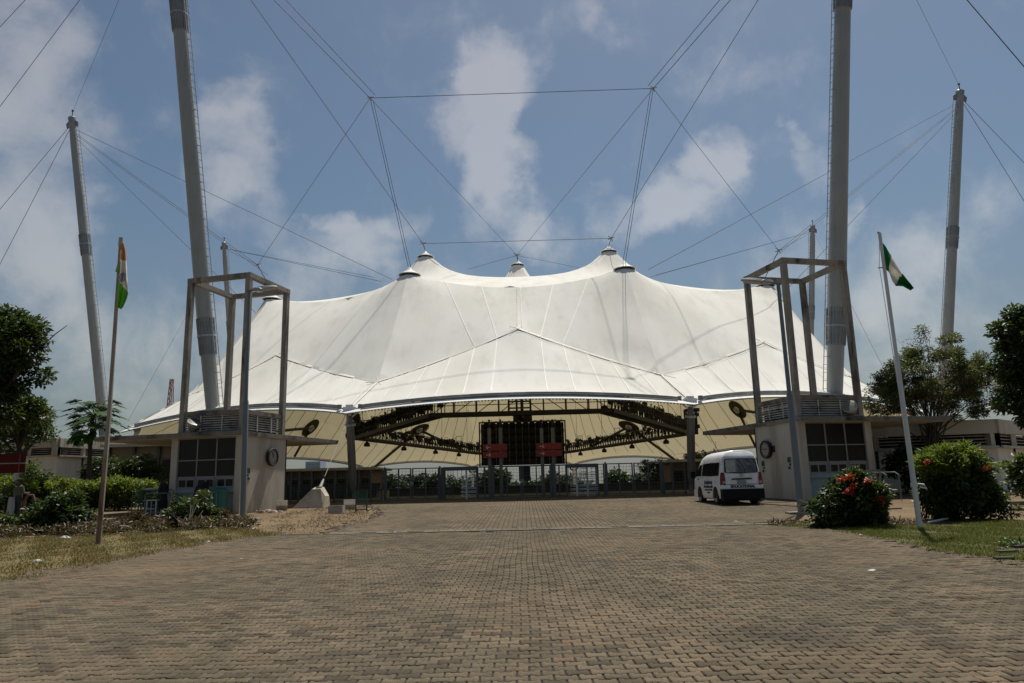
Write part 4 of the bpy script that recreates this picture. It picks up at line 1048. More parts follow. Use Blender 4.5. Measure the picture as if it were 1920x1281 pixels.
# Indian flag hanging limp: i runs down the picture, j across
prof = [((228, 455), (231, 455)), ((228, 466), (235, 470)), ((227, 480), (236, 486)), ((227, 493), (237, 502)), ((226, 508), (238, 520)), ((224, 522), (240, 538)), ((222, 540), (241, 548)), ((221, 560), (238, 560)), ((220, 573), (231, 576)), ((221, 577), (227, 580))]
YI = 19.35; grid = []
for k, (a, b) in enumerate(prof):
    row = []
    for j in range(9):
        t_ = j / 8; p = P(a[0] + (b[0] - a[0]) * t_, a[1] + (b[1] - a[1]) * t_, YI - .10 + .05 * math.sin(j * 1.6 + k * .4) * min(1, k / 3)); row.append(p)
    grid.append(row)
def finecol(i, j): return 0 if i + .0 * j < .30 - .1 * (1 - j) * 0 else (1 if i < .62 - .0 * j else 2)
# refine rows
def refine(g, n):
    g = np.array(g); out = []
    for k in range(n + 1):
        t_ = k / n * (len(g) - 1); i = min(int(t_), len(g) - 2); out.append(g[i] * (1 - (t_ - i)) + g[i + 1] * (t_ - i))
    return out
fl = cloth('national_flag', refine(grid, 40), [F_or, F_wh, F_lg], lambda i, j: 0 if i + .04 * j < .27 else (1 if i - .10 * (j - .5) < .62 else 2), 'saffron, white and green flag hanging limp on the rusty pole')
tail = [[P(227, 470, YI + .05), P(228, 470, YI)], [P(223, 487, YI + .1), P(227, 487, YI)], [P(221, 495, YI + .12), P(226, 496, YI)], [P(217, 509, YI + .12), P(222, 513, YI)]]
base = WL[fl.name]
tm = cloth('flag_fold', refine(tail, 8), [F_wh, F_lg], lambda i, j: 0 if i < .5 else 1, None)
tm.parent = fl; tm.location = tuple(np.array(tm.location) - base); del tm['category']
cw = P(229.5, 520, YI - .22); mb = MB(); n_ = np.array([.1, -1., .05]); n_ /= np.linalg.norm(n_)
sx_, sz_ = np.array([1, .1, 0.]), np.array([.05, 0, 1.])
for k in range(24):
    a, b_ = k * math.pi / 12, (k + 1) * math.pi / 12; f_ = lambda a, r_: cw + sx_ * math.cos(a) * r_ * .55 + sz_ * math.sin(a) * r_
    mb.bar(f_(a, .125), f_(b_, .125), .016, .006, up=n_)
    mb.bar(f_(a, .02), f_(a, .12), .004, .004, up=n_)
mb.build('wheel_emblem', mat('navy_print', (.02, .03, .10), .8, var=.1), fl)
# Nigerian flag blowing out to the right
top = [(1652, 452), (1660, 461), (1667, 473), (1676, 487), (1690, 510), (1703, 527), (1713, 541)]
bot = [(1660, 506), (1664, 507), (1668, 511), (1674, 527), (1680, 536), (1693, 537), (1707, 545)]
grid = []
for k, (a, b) in enumerate(zip(top, bot)):
    grid.append([P(a[0] + (b[0] - a[0]) * j / 10, a[1] + (b[1] - a[1]) * j / 10, 18.62 + .10 * math.sin(j * .75 + k * .9) * min(1, k / 2)) for j in range(11)])
cloth('national_flag', refine(grid, 36), [F_dg, F_wh, F_dg], lambda i, j: 0 if i < .34 - .14 * j + .06 else (1 if i < .68 - .05 * j else 2), 'green and white striped flag flying on the white pole')
# ------------------------------------------------------------------ gates, turnstiles and fence
YG = 45.0; ZG = gz(45)
fx_ = lambda px: P(px, 905, YG)[0]
TOPZ = P(974, 873, YG)[2]
def wires(mb, x0, x1, z0, z1, y, dz=.2, dx=None):
    z = z0 + dz
    while z < z1 - .05: mb.bar((x0, y, z), (x1, y, z), .014); z += dz
    if dx:
        x = x0 + dx
        while x < x1 - .03: mb.bar((x, y + .01, z0), (x, y + .01, z1), .010); x += dx
    return mb
def gate(pxs, lb, top=TOPZ, y=YG):
    x = [fx_(p) for p in pxs]; g = thing('mesh_gate', lb, 'gate', ((x[0] + x[-1]) / 2, y, ZG), 'steel mesh gates across the entrance')
    for a in (0, 2):
        xa, xm, xb = x[a], x[a + 1], x[a + 2]; xa += .06; xb -= .06
        mb = MB()
        for k in (xa, xm, xb): mb.bar((k, y, ZG + .08), (k, y, top), .075)
        for z in (ZG + .1, top - .03): mb.bar((xa, y, z), (xb, y, z), .06)
        lf = mb.build('gate_leaf', M_fence, g)
        tag(wires(MB(), xa, xb, ZG + .1, top, y, .2, .2).build('wire_infill', M_fence, lf), kind='stuff')
        MB().box((xb if a == 0 else xa, y - .07, ZG + 1.0), (.1, .06, .2)).build('lock', M_collar, lf)
    for k in (x[0] - .02, x[-1] + .02): MB().bar((k, y, ZG - .05), (k, y, top + .08), .10).build('gate_post', M_fence, g)
gate((722, 747, 772, 798, 824), 'steel mesh double gate left of the left turnstile')
gate((924, 951, 979, 1006, 1034), 'steel mesh double gate in the middle under the score board')
gate((1137, 1162, 1188.5, 1217, 1241), 'steel mesh double gate between the right turnstiles and the van')
def panel(pxs, lb, top=TOPZ, infill=True):
    x = [fx_(p) for p in pxs]; f = thing('mesh_fence', lb, 'fence', (x[0], YG + .02, ZG), 'steel mesh fence between the gates')
    for k in x: MB().bar((k, YG + .02, ZG - .05), (k, YG + .02, top), .085).build('fence_post', M_fence, f)
    for a, b in zip(x[:-1], x[1:]):
        mb = MB().bar((a, YG + .02, top - .04), (b, YG + .02, top - .04), .05).bar((a, YG + .02, ZG + .08), (b, YG + .02, ZG + .08), .05); wires(mb, a, b, ZG + .1, top, YG + .02, .2, .2)
        mb.build('mesh_panel', M_fence, f)
panel((545, 560, 583, 604, 627, 650, 672, 695, 716), 'long mesh fence between the left booth and the left gate')
panel((828, 832), 'narrow mesh fence strip left of the left turnstile cage'); panel((896, 909, 921), 'mesh fence strip between the left turnstile and the middle gate')
panel((1037, 1049, 1062), 'mesh fence strip between the middle gate and the twin turnstiles'); panel((1122, 1133), 'mesh fence strip right of the twin turnstiles')
panel((1245, 1262, 1285, 1305, 1330, 1355, 1380), 'mesh fence running behind the white van')
def turnstile(px0, px1, rot, lb, bars=True, left_bars=True):
    x0, x1 = fx_(px0), fx_(px1); top = TOPZ - .12; g = thing('turnstile', lb, 'turnstile', ((x0 + x1) / 2, YG, ZG), 'full height turnstiles')
    mb = MB()
    for x in (x0, x1):
        for y in (YG - .45, YG + .6): mb.bar((x, y, ZG - .03), (x, y, top), .08)
        mb.bar((x, YG - .45, top), (x, YG + .6, top), .08)
    for y in (YG - .45, YG + .6): mb.bar((x0, y, top + .02), (x1, y, top + .02), .12, .2)
    mb.build('cage_frame', M_fence, g)
    for rx in rot:
        xr = fx_(rx); rt = MB().tube([(xr, YG, ZG), (xr, YG, top)], .055, 10).build('rotor', M_rotor, g, True)
        mb = MB()
        for k in range(8):
            z = ZG + .2 + k * .225
            if k > 5: continue
            for a in (8, 128, 248):
                d = np.array([math.cos(R(a)), math.sin(R(a)), 0]); p = np.array([xr, YG, z])
                mb.tube([p + (0, 0, .045), p + d * .55 + (0, 0, .045), p + d * .6, p + d * .55 - (0, 0, .045), p - (0, 0, .045)], .022, 5)
        mb.build('arms', M_rotor, rt)
        mb = MB()
        for k in range(9):
            z = ZG + .25 + k * .2; xe = xr + (.62 if len(rot) == 1 or rx == rot[0] else .55)
            mb.tube([(xe, YG - .3, z), (xe - .35, YG - .28, z), (xe - .4, YG - .25, z - .03)], .018, 5)
        mb.bar((xe, YG - .3, ZG), (xe, YG - .3, top), .05); mb.build('comb', M_steel, g)
        mb = MB()
        for k in range(5): xx = xr - .5 + k * .25; mb.tube([(xx, YG - .42, top - .75), (xx, YG - .42, top - .12), (xx + .1, YG - .42, top - .06)], .016, 5)
        mb.build('head_bars', M_steel, g)
    if left_bars:
        mb = MB(); xe = fx_(rot[0]) - .7
        for k in range(7): xx = x0 + .06 + (xe - x0 - .08) * k / 6; mb.bar((xx, YG - .45, ZG + .1), (xx, YG - .45, top), .022)
        mb.build('side_bars', M_fence, g)
turnstile(832, 895, (874.5,), 'bright steel turnstile cage left of the middle gate')
turnstile(1063, 1120, (1081.5, 1101.5), 'bright steel twin turnstile cage right of the middle gate', left_bars=False)

# ------------------------------------------------------------------ red direction signs on concrete posts
YD = 46.6
def arrow(mb, c, s, L=.28):
    c = np.array(c, float); w_ = .045
    mb.box(c, (L, .012, w_))
    for k in (-1, 1): mb.bar(c + (s * L * .5, 0, 0), c + (s * L * .16, 0, k * .10), .05, .012, up=(0, 1, 0))
def signs(posts, xa, xb, rows, arrows, lb):
    X = [P(p, 880, YD)[0] for p in posts]; t = thing('direction_sign', lb, 'sign', (sum(X) / 2, YD, ZG), 'red direction boards on twin posts')
    zt_ = P(posts[0], 803, YD)[2]; zc_ = P(posts[0], 788, YD)[2]
    for x in X:
        po = MB().box((x, YD, (ZG + zt_) / 2), (.21, .21, zt_ - ZG)).build('post', mat('post_concrete', (.20, .195, .18), .9, var=.2, bump=.2), t)
        MB().bar((x, YD, zt_), (x, YD, zc_), .11).box((x, YD, zc_), (.15, .15, .06)).build('spike', M_dark, po)
    x0, x1 = P(xa, 850, YD)[0], P(xb, 850, YD)[0]
    for (ya, yb), s in zip(rows, arrows):
        z1, z0 = P((xa + xb) / 2, ya, YD)[2], P((xa + xb) / 2, yb, YD)[2]; yy = YD - .16
        bd = MB().box(((x0 + x1) / 2, yy, (z0 + z1) / 2), (x1 - x0, .06, z1 - z0)).build('board', M_red, t)
        mb = MB(); arrow(mb, (x0 + .34, yy - .038, (z0 + z1) / 2), s); mb.build('arrow', M_signwhite, bd)
signs((918.5, 939.5), 906, 951, ((833, 845.5), (847.5, 859)), (-1, 1), 'two red boards, top arrow pointing left and bottom arrow pointing right')
signs((1017.5, 1038.5), 1006, 1053, ((831, 843), (844.5, 856)), (1, 1), 'two red boards with both arrows pointing right')

# ------------------------------------------------------------------ anchor block, concrete pieces, mesh panel
M_zinc = mat('dull_zinc', (.38, .38, .36), .7); an = G(590, 951); AZ = an[2]
t = thing('cable_anchor', 'pale concrete anchor block with a slanting tie rod by the left column', 'anchor block', an)
bl = MB(); h = 1.0
bl.poly([(an[0] - 1.05, an[1] - .4, AZ - .05), (an[0] + .55, an[1] - .5, AZ - .05), (an[0] + .62, an[1] + .7, AZ - .05), (an[0] - .9, an[1] + .7, AZ - .05), (an[0] - .15, an[1] - .1, AZ + h * .9), (an[0] + .32, an[1] - .15, AZ + h * .92), (an[0] + .58, an[1] - .2, AZ + h * .55), (an[0] + .35, an[1] + .4, AZ + h), (an[0] - .1, an[1] + .4, AZ + h), (an[0] + .6, an[1] + .5, AZ + h * .55)],
        [(3, 2, 1, 0), (0, 1, 6, 5, 4), (1, 2, 9, 6), (5, 6, 9, 7), (4, 5, 7, 8), (2, 3, 8, 7, 9), (3, 0, 4, 8)])
bl.build('block', mat('anchor_concrete', (.58, .50, .39), .9, var=.2, vscale=3, bump=.3, stain=(.25, .2, .13)), t)
a0 = np.array([an[0] + .22, an[1] + .1, AZ + h * .95]); ct = C1 + (0, -.3, -.6); d = ct - a0; Ld = np.linalg.norm(d); d /= Ld
MB().tube([a0, a0 + d * .25, a0 + d * .55, a0 + d * .7], [.10, .08, .06, .03], 8).box(a0 + (-.05, 0, 0), (.3, .12, .16)).build('socket', M_zinc, t, True)
MB().tube([a0 + d * .9, a0 + d * (Ld - .9)], .017, 6).build('rod', M_zinc, t); MB().tube([a0 + d * (Ld - 1.2), a0 + d * Ld], [.03, .05], 8).build('turnbuckle', M_zinc, t)
cr = mir(C1) + (.2, -.3, -.6)
cable([cr, P(1349, 850, 41)], .028, 'tie rod running from the right column down behind the van roof', None, 'tie_rod')
M_hex = mat('hex_concrete', (.42, .37, .30), .9, var=.25, vscale=4, bump=.3, stain=(.2, .16, .11))
def hexpipe(c, yaw, L, r, lb):
    c = np.array(c, float) + (0, 0, r * .84); d = np.array([math.cos(yaw), math.sin(yaw), 0]); s_ = np.array([-d[1], d[0], 0]); up = np.array([0, 0, 1.])
    t = thing('concrete_block', lb, 'concrete block', c - (0, 0, r * .84), 'hollow concrete blocks left lying about'); mb = MB(); vs = []
    for e in (-L / 2, L / 2):
        for rr in (r, r * .68):
            for k in range(6): a = math.pi / 6 + k * math.pi / 3 + math.pi / 6; vs.append(c + d * e + rr * (math.cos(a) * s_ + math.sin(a) * up))
    fs = []
    for k in range(6):
        j = (k + 1) % 6; fs += [(k, j, 12 + j, 12 + k), (6 + k, 18 + k, 18 + j, 6 + j), (k, 6 + k, 6 + j, j), (12 + k, 12 + j, 18 + j, 18 + k)]
    mb.poly(vs, fs).build('shell', M_hex, t)
    MB().lathe([(r * .66, -.02), (r * .66, .02)], c + d * .05, 6, d).build('core', M_void, t)
hexpipe(G(528, 957), R(20), .5, .27, 'hollow six-sided concrete block lying by the left booth corner')
hexpipe(G(655, 955), R(18), .55, .26, 'hollow six-sided concrete block lying against the green mesh panel')
b = G(629, 962); t = thing('concrete_block', 'rectangular concrete block with holes on top, left of the mesh panel', 'concrete block', b)
mb = MB().box(b + (0, .2, .15), (.62, .5, .30)); mb.build('body', M_hex, t)
mb = MB()
for k in range(4): mb.box(b + (-.21 + k * .14, .2, .302), (.08, .3, .012))
mb.build('hole', M_void, t)
g = G(667, 959); t = thing('mesh_screen', 'small green mesh panel standing at the left column base', 'mesh panel', g)
x0, x1, z0, z1 = g[0], P(688, 950, g[1])[0], g[2] + .03, P(677, 919, g[1])[2]
mb = MB()
for x in (x0, x1): mb.bar((x, g[1], g[2] - .02), (x, g[1], z1), .045)
for z in (z0 + .04, z1 - .02): mb.bar((x0, g[1], z), (x1, g[1], z), .04)
mb.bar((x0, g[1], g[2] + .02), (x0, g[1] + .4, g[2] + .02), .04).bar((x1, g[1], g[2] + .02), (x1, g[1] + .4, g[2] + .02), .04); mb.build('frame', M_green, t)
M_meshg = mat('mesh_green_light', (.025, .10, .065), .6, var=.3)
mb = MB(); wires(mb, x0, x1, z0, z1, g[1], .05, .05); mb.build('wire_infill', M_meshg, t)
for k, (dx, dy, sx_, sz_) in enumerate(((0, 0, .45, .10), (.35, .1, .4, .12), (.62, -.15, .5, .08), (.2, -.22, .3, .07), (.9, .05, .35, .07))):
    p = G(487, 961) + (dx, dy, 0); m_ = MB(); q = []
    for a in range(9): an_ = a * 2 * math.pi / 9; q.append((p[0] + sx_ * .6 * math.cos(an_) * random.uniform(.7, 1.1), p[1] + sx_ * .4 * math.sin(an_) * random.uniform(.7, 1.1)))
    n = len(q); vs = [(x, y, p[2] - .01) for x, y in q] + [(p[0] + (x - p[0]) * .7, p[1] + (y - p[1]) * .7, p[2] + sz_ * random.uniform(.7, 1.2)) for x, y in q]
    m_.poly(vs, [tuple(range(n, 2 * n))] + [(i, (i + 1) % n, n + (i + 1) % n, n + i) for i in range(n)])
    m_.build('broken_slab', mat('pinkish_slab', (.40, .31, .25), .9, var=.3, bump=.3, stain=(.25, .17, .13)), label='broken pinkish slab in the low rubble heap by the left booth wall', cat='rubble piece', group='rubble pieces by the left booth')

# ------------------------------------------------------------------ white minibus
def van():
    M_body = mat('van_white', (.84, .84, .84), .28, 0, var=.06, vscale=2, stain=(.55, .54, .52), stain_scale=1.4)
    M_gl = mat('van_glass', (.02, .022, .022), .08, 0, var=.3, vscale=2); M_blk = mat('bumper_black', (.010, .010, .011), .7, spec=.2); M_tyre = mat('tyre_rubber', (.02, .02, .02), .85)
    M_tail = mat('tail_red', (.16, .01, .012), .25, var=.3, vscale=6); M_chr = mat('chrome', (.6, .6, .6), .25, .8); M_txt = mat('black_lettering', (.02, .022, .03), .6); M_grn = mat('sticker_green', (.02, .16, .06), .6)
    # plastic film over the rear glass
    M_film = bpy.data.materials.new('plastic_film'); M_film.use_nodes = True; t = NT(M_film.node_tree); b = t.n['Principled BSDF']; p = t.add('ShaderNodeTexCoord').outputs['Object']
    m0 = t.add('ShaderNodeMapping'); t.put(m0.inputs['Vector'], p); m0.inputs['Rotation'].default_value = (0, R(38), 0); mp = t.add('ShaderNodeMapping'); t.put(mp.inputs['Vector'], m0.outputs[0]); mp.inputs['Scale'].default_value = (7, 1, 1.2)
    sx3 = t.add('ShaderNodeSeparateXYZ'); t.put(sx3.inputs[0], p)
    k = t.mapr(t.noise(mp.outputs[0], 1.6, 7, .6, .8), .48, .72); t.put(b.inputs['Base Color'], t.mix(t.math('MAXIMUM', t.math('MULTIPLY', k, .55), t.math('MULTIPLY', t.mapr(sx3.outputs[0], -.12, -.25), t.mapr(k, 0, 1, .45, 1))), (.05, .055, .058), (.62, .60, .55))); b.inputs['Roughness'].default_value = .3
    t.put(b.inputs['Normal'], t.bump(t.noise(mp.outputs[0], 2.2, 6, .6, .8), .7, .03))
    rl = G(1356, 948); yaw = R(1.2); zb = rl[2]
    fw = np.array([-math.sin(yaw), math.cos(yaw), 0]); rt_ = np.array([math.cos(yaw), math.sin(yaw), 0])
    org = rl + rt_ * .847; L, HW = 4.7, .845
    root = thing('minibus', 'white high-roof minibus seen from behind beside the right booth', 'van', org)
    def V(x, y, z): return org + rt_ * x + fw * y + np.array([0, 0, z])
    half = [(.80, .26), (.845, .42), (.85, .75), (.848, 1.02), (.835, 1.16), (.80, 1.42), (.752, 1.70), (.705, 1.92), (.665, 2.03), (.58, 2.13), (.42, 2.20), (.2, 2.235), (0, 2.24)]
    def yr(z): return 0 if z < 1.1 else (z - 1.1) * .10 + max(0, z - 1.95) * .35
    def yf(z): return 4.70 if z < .8 else (4.70 - (z - .8) * .28 if z < 1.12 else (4.61 - (z - 1.12) * 1.22 if z < 2.0 else 3.54 - (z - 2.0) * 2.6))
    st = [0, .018, .06, .2, .4, .6, .8, .93, .985, 1]; shr = [.90, .965, .99, 1, 1, 1, 1, .985, .95, .88]
    sec = [(-x, z) for x, z in half] + [(x, z) for x, z in half[-2::-1]]
    n = len(sec); vs, fs = [], []
    for s_, k in zip(st, shr):
        for x, z in sec:
            zz = z if k > .985 or z < 2.0 else z - (1 - k) * .25
            vs.append(V(x * k, yr(z) + (yf(z) - yr(z)) * s_ + (0 if 0 < s_ < 1 else (.015 if s_ == 0 else -.015)), zz))
    for i in range(len(st) - 1):
        for j in range(n - 1): fs.append((i * n + j, i * n + j + 1, (i + 1) * n + j + 1, (i + 1) * n + j))
    for i in (0, len(st) - 1):
        for j in range(n // 2): a, b2 = i * n + j, i * n + n - 1 - j; fs.append((a, a + 1, b2 - 1, b2) if b2 - 1 != a + 1 else (a, a + 1, b2))
    for i in range(len(st) - 1): fs.append((i * n, (i + 1) * n, (i + 1) * n + n - 1, i * n + n - 1))
    MB().poly(vs, fs).build('body', M_body, root, True)
    xs = lambda z: float(np.interp(z, [h[1] for h in half[:9]], [h[0] for h in half[:9]]))
    def side(poly, m, name, off=.008, sgn=-1, parent=root, th=.01):
        return MB().slab([V(sgn * (xs(z) + off), y, z) for y, z in poly], rt_ * sgn, th).build(name, m, parent)
    for sgn in (-1, 1):
        side([(.42, 1.20), (.42, 1.74), (1.75, 1.76), (3.02, 1.74), (3.06, 1.22), (1.75, 1.19)], M_gl, 'side_window', sgn=sgn)
        side([(3.22, 1.22), (3.20, 1.72), (3.55, 1.70), (4.18, 1.30), (4.2, 1.20)], M_gl, 'door_window', sgn=sgn)
        side([(3.10, .34), (3.10, 1.95), (3.115, 1.95), (3.115, .34)], M_blk, 'door_gap', sgn=sgn, th=.003)
        side([(1.6, .34), (1.6, 1.15), (1.612, 1.15), (1.612, .34)], M_blk, 'door_gap', sgn=sgn, th=.003)
        side([(1.45, .80), (1.45, .86), (1.60, .86), (1.60, .80)], M_body, 'door_handle', sgn=sgn, th=.03)
        for y in (.98, 3.55):
            ar = [V(sgn * .852, y + .40 * math.cos(a), .34 + .42 * math.sin(a)) for a in np.linspace(-.15, math.pi + .15, 16)]
            MB().slab(ar, rt_ * sgn, .004).build('wheel_arch', M_blk, root)
            c = V(sgn * .74, y, .32); wh = MB().lathe([(.20, -.10), (.30, -.11), (.325, -.08), (.325, .08), (.30, .115), (.215, .118), (.21, .02)], c, 24, rt_ * sgn).build('tyre', M_tyre, root, True)
            MB().lathe([(.0, .08), (.06, .09), (.08, .06), (.17, .075), (.20, .12), (.205, .10)], c, 18, rt_ * sgn).build('rim', M_steel, wh, True)
        p = V(sgn * 1.0, 4.02, 1.28); mr = MB().box(p, (.2, .09, .30), rz=yaw).bar(p - rt_ * sgn * .2, p, .05); mr.build('mirror', M_blk, root)
        # tail lamps wrap the corner
        tl = MB(); zz = np.linspace(.80, 1.32, 7)
        for a_, b_ in zip(zz[:-1], zz[1:]):
            w_ = lambda z: .16 * (1 - max(0, (z - 1.08)) * 1.6)
            tl.poly([V(sgn * (xs(a_) + .008), .18, a_), V(sgn * (xs(a_) + .008), -.0, a_), V(sgn * (xs(a_) - w_(a_)), -.022, a_), V(sgn * (xs(b_) + .008), .14 if b_ > 1.2 else .18, b_), V(sgn * (xs(b_) + .008), yr(b_), b_), V(sgn * (xs(b_) - w_(b_)), yr(b_) - .022, b_)], [(0, 1, 4, 3), (1, 2, 5, 4)])
        lo = tl.build('tail_lamp', M_tail, root)
        MB().slab([V(sgn * .82, -.03, .86), V(sgn * .70, -.03, .86), V(sgn * .70, -.03, .98), V(sgn * .82, -.03, .98)], -fw, .006).build('clear_lens', mat('lens_pale', (.45, .25, .24), .2), lo)
    def rear(poly, m, name, off=.012, th=.01, parent=root): return MB().slab([V(x, yr(z) - off, z) for x, z in poly], -fw, th).build(name, m, parent)
    rw = rear([(-.66, 1.30), (-.70, 1.36), (-.655, 1.84), (-.62, 1.88), (0, 1.90), (.62, 1.88), (.655, 1.84), (.70, 1.36), (.66, 1.30), (0, 1.27)], M_gl, 'rear_window', .010)
    rear([(-.62, 1.32), (-.61, 1.84), (0, 1.87), (.61, 1.84), (.62, 1.33), (.3, 1.31), (-.25, 1.34)], M_film, 'plastic_film', .024, .006, rw)
    rear([(-.42, 1.02), (-.42, 1.075), (.40, 1.085), (.40, 1.03)], M_blk, 'handle_strip', .03, .03)
    rear([(-.2, .86), (-.2, 1.0), (.16, 1.0), (.16, .86)], mat('plate_grey', (.30, .31, .29), .5, var=.4, vscale=12), 'number_plate', .022, .008)
    em = MB(); c = V(0, yr(1.2) - .035, 1.19)
    for k in range(16):
        a, b2 = k * math.pi / 8, (k + 1) * math.pi / 8; f_ = lambda a, rx, rz: c + rt_ * rx * math.cos(a) + np.array([0, 0, rz * math.sin(a)])
        em.bar(f_(a, .085, .055), f_(b2, .085, .055), .016, .012); em.bar(f_(a, .03, .052), f_(b2, .03, .052), .012, .012); em.bar(f_(a, .06, .02) + (0, 0, .025), f_(b2, .06, .02) + (0, 0, .025), .012, .012)
    em.build('emblem', M_chr, root)
    rear([(-.80, .83), (-.80, .845), (.80, .845), (.80, .83)], M_blk, 'tailgate_gap', .006, .008)
    MB().slab([V(-.86, -.13, .25), V(.86, -.13, .25), V(.86, -.11, .65), V(-.86, -.11, .65)], fw, .34).build('bumper', M_blk, root)
    mb = MB().box(V(0, .6, .25), (1.5, 1.0, .16), rz=yaw).box(V(0, 2.6, .28), (1.3, 3.4, .12), rz=yaw); mb.tube([V(-.35, -.05, .26), V(-.35, .8, .26)], .05, 8).bar(V(-.6, .95, .32), V(.6, .95, .32), .12); mb.build('underside', M_void, root)
    MB().box(V(0, 4.60, .45), (1.64, .28, .34), rz=yaw).build('front_bumper', M_body, root)
    MB().slab([V(-.60, yf(1.25) + .02, 1.25), V(.60, yf(1.25) + .02, 1.25), V(.52, yf(1.9) + .02, 1.9), V(-.52, yf(1.9) + .02, 1.9)], fw, .01).build('windscreen', M_gl, root)
    MB().bar(V(-.2, 2.9, 2.22), V(-.2, 2.75, 2.75), .012).build('aerial', M_blk, root)
    def text(body, size, c, xdir, nrm, name, shear=0., bold=0.):
        cu = bpy.data.curves.new('lettering', 'FONT'); cu.body = body; cu.size = size; cu.align_x = 'CENTER'; cu.extrude = .003; cu.shear = shear; cu.offset = bold
        o = link(name, cu, root); xd = Vector(xdir).normalized(); nz = Vector(nrm).normalized(); yd = nz.cross(xd)
        m_ = Matrix.Identity(4)
        for i in range(3): m_[i][0] = xd[i]; m_[i][1] = yd[i]; m_[i][2] = nz[i]; m_[i][3] = c[i] - org[i]
        cu.materials.append(M_txt); o.matrix_local = m_; conv_ = bpy.data.meshes.new_from_object(o.evaluated_get(bpy.context.evaluated_depsgraph_get()))
        bpy.data.objects.remove(o); o2 = link(name, conv_, root); o2.matrix_local = m_
    bpy.context.view_layer.update()
    text('EDUCATIONAL', .145, V(.02, -.022, .70), rt_, -fw, 'lettering', 0, .009)
    sd = lambda y, z: V(-(xs(z) + .008), y, z)
    text('Josephmont', .27, sd(2.05, .86), -fw, -rt_, 'lettering', .25, .002)
    text('EDUCATIONAL CENTRE', .13, sd(2.05, .70), -fw, -rt_, 'lettering', 0, .004)
    text('NURSERY  PRIMARY  COLLEGE', .09, sd(2.05, .58), -fw, -rt_, 'lettering', 0, .003)
    text('0803 456 7821', .08, sd(2.05, .47), -fw, -rt_, 'lettering', 0, .002)
    side([(3.6, 1.05), (3.6, 1.12), (3.75, 1.12), (3.75, 1.05)], M_grn, 'sticker', .009)
    fl_ = MB().slab([V(-.86, -.012, .66), V(.86, -.012, .66), V(.86, -.012, .82), V(-.86, -.012, .82)], fw, .02).build('rear_valance', M_body, root)
van()

# ------------------------------------------------------------------ people
def person(loc, pose, H, cloth_fn, skin, lb):
    """one continuous body grown over a jointed skeleton; clothes and hair are children"""
    loc = np.array(loc, float); k = H / 1.75
    J = pose['joints']; E = pose['edges']; rad = pose['radii']
    root = thing('person', lb, 'person', loc)
    names = list(J); me = bpy.data.meshes.new('body'); T = pose.get('turn', 0.)
    c, s_ = math.cos(T), math.sin(T)
    X = lambda p: (k * (p[0] * c - p[1] * s_), k * (p[0] * s_ + p[1] * c), k * p[2])
    me.from_pydata([X(J[n]) for n in names], [(names.index(a), names.index(b)) for a, b in E], [])
    o = link('body', me, root)
    sk = o.modifiers.new('skin', 'SKIN'); sk.use_smooth_shade = True
    for i, n in enumerate(names):
        r_ = rad.get(n, .05) * k; me.skin_vertices[0].data[i].radius = (r_, r_)
        me.skin_vertices[0].data[i].use_root = n == 'pelvis'
    ss = o.modifiers.new('sub', 'SUBSURF'); ss.levels = 1; ss.render_levels = 1
    conv(o); o.data.materials.clear(); o.data.materials.append(skin)
    W_ = lambda p: loc + np.array(X(p))
    cloth_fn(root, W_, k)
    return root
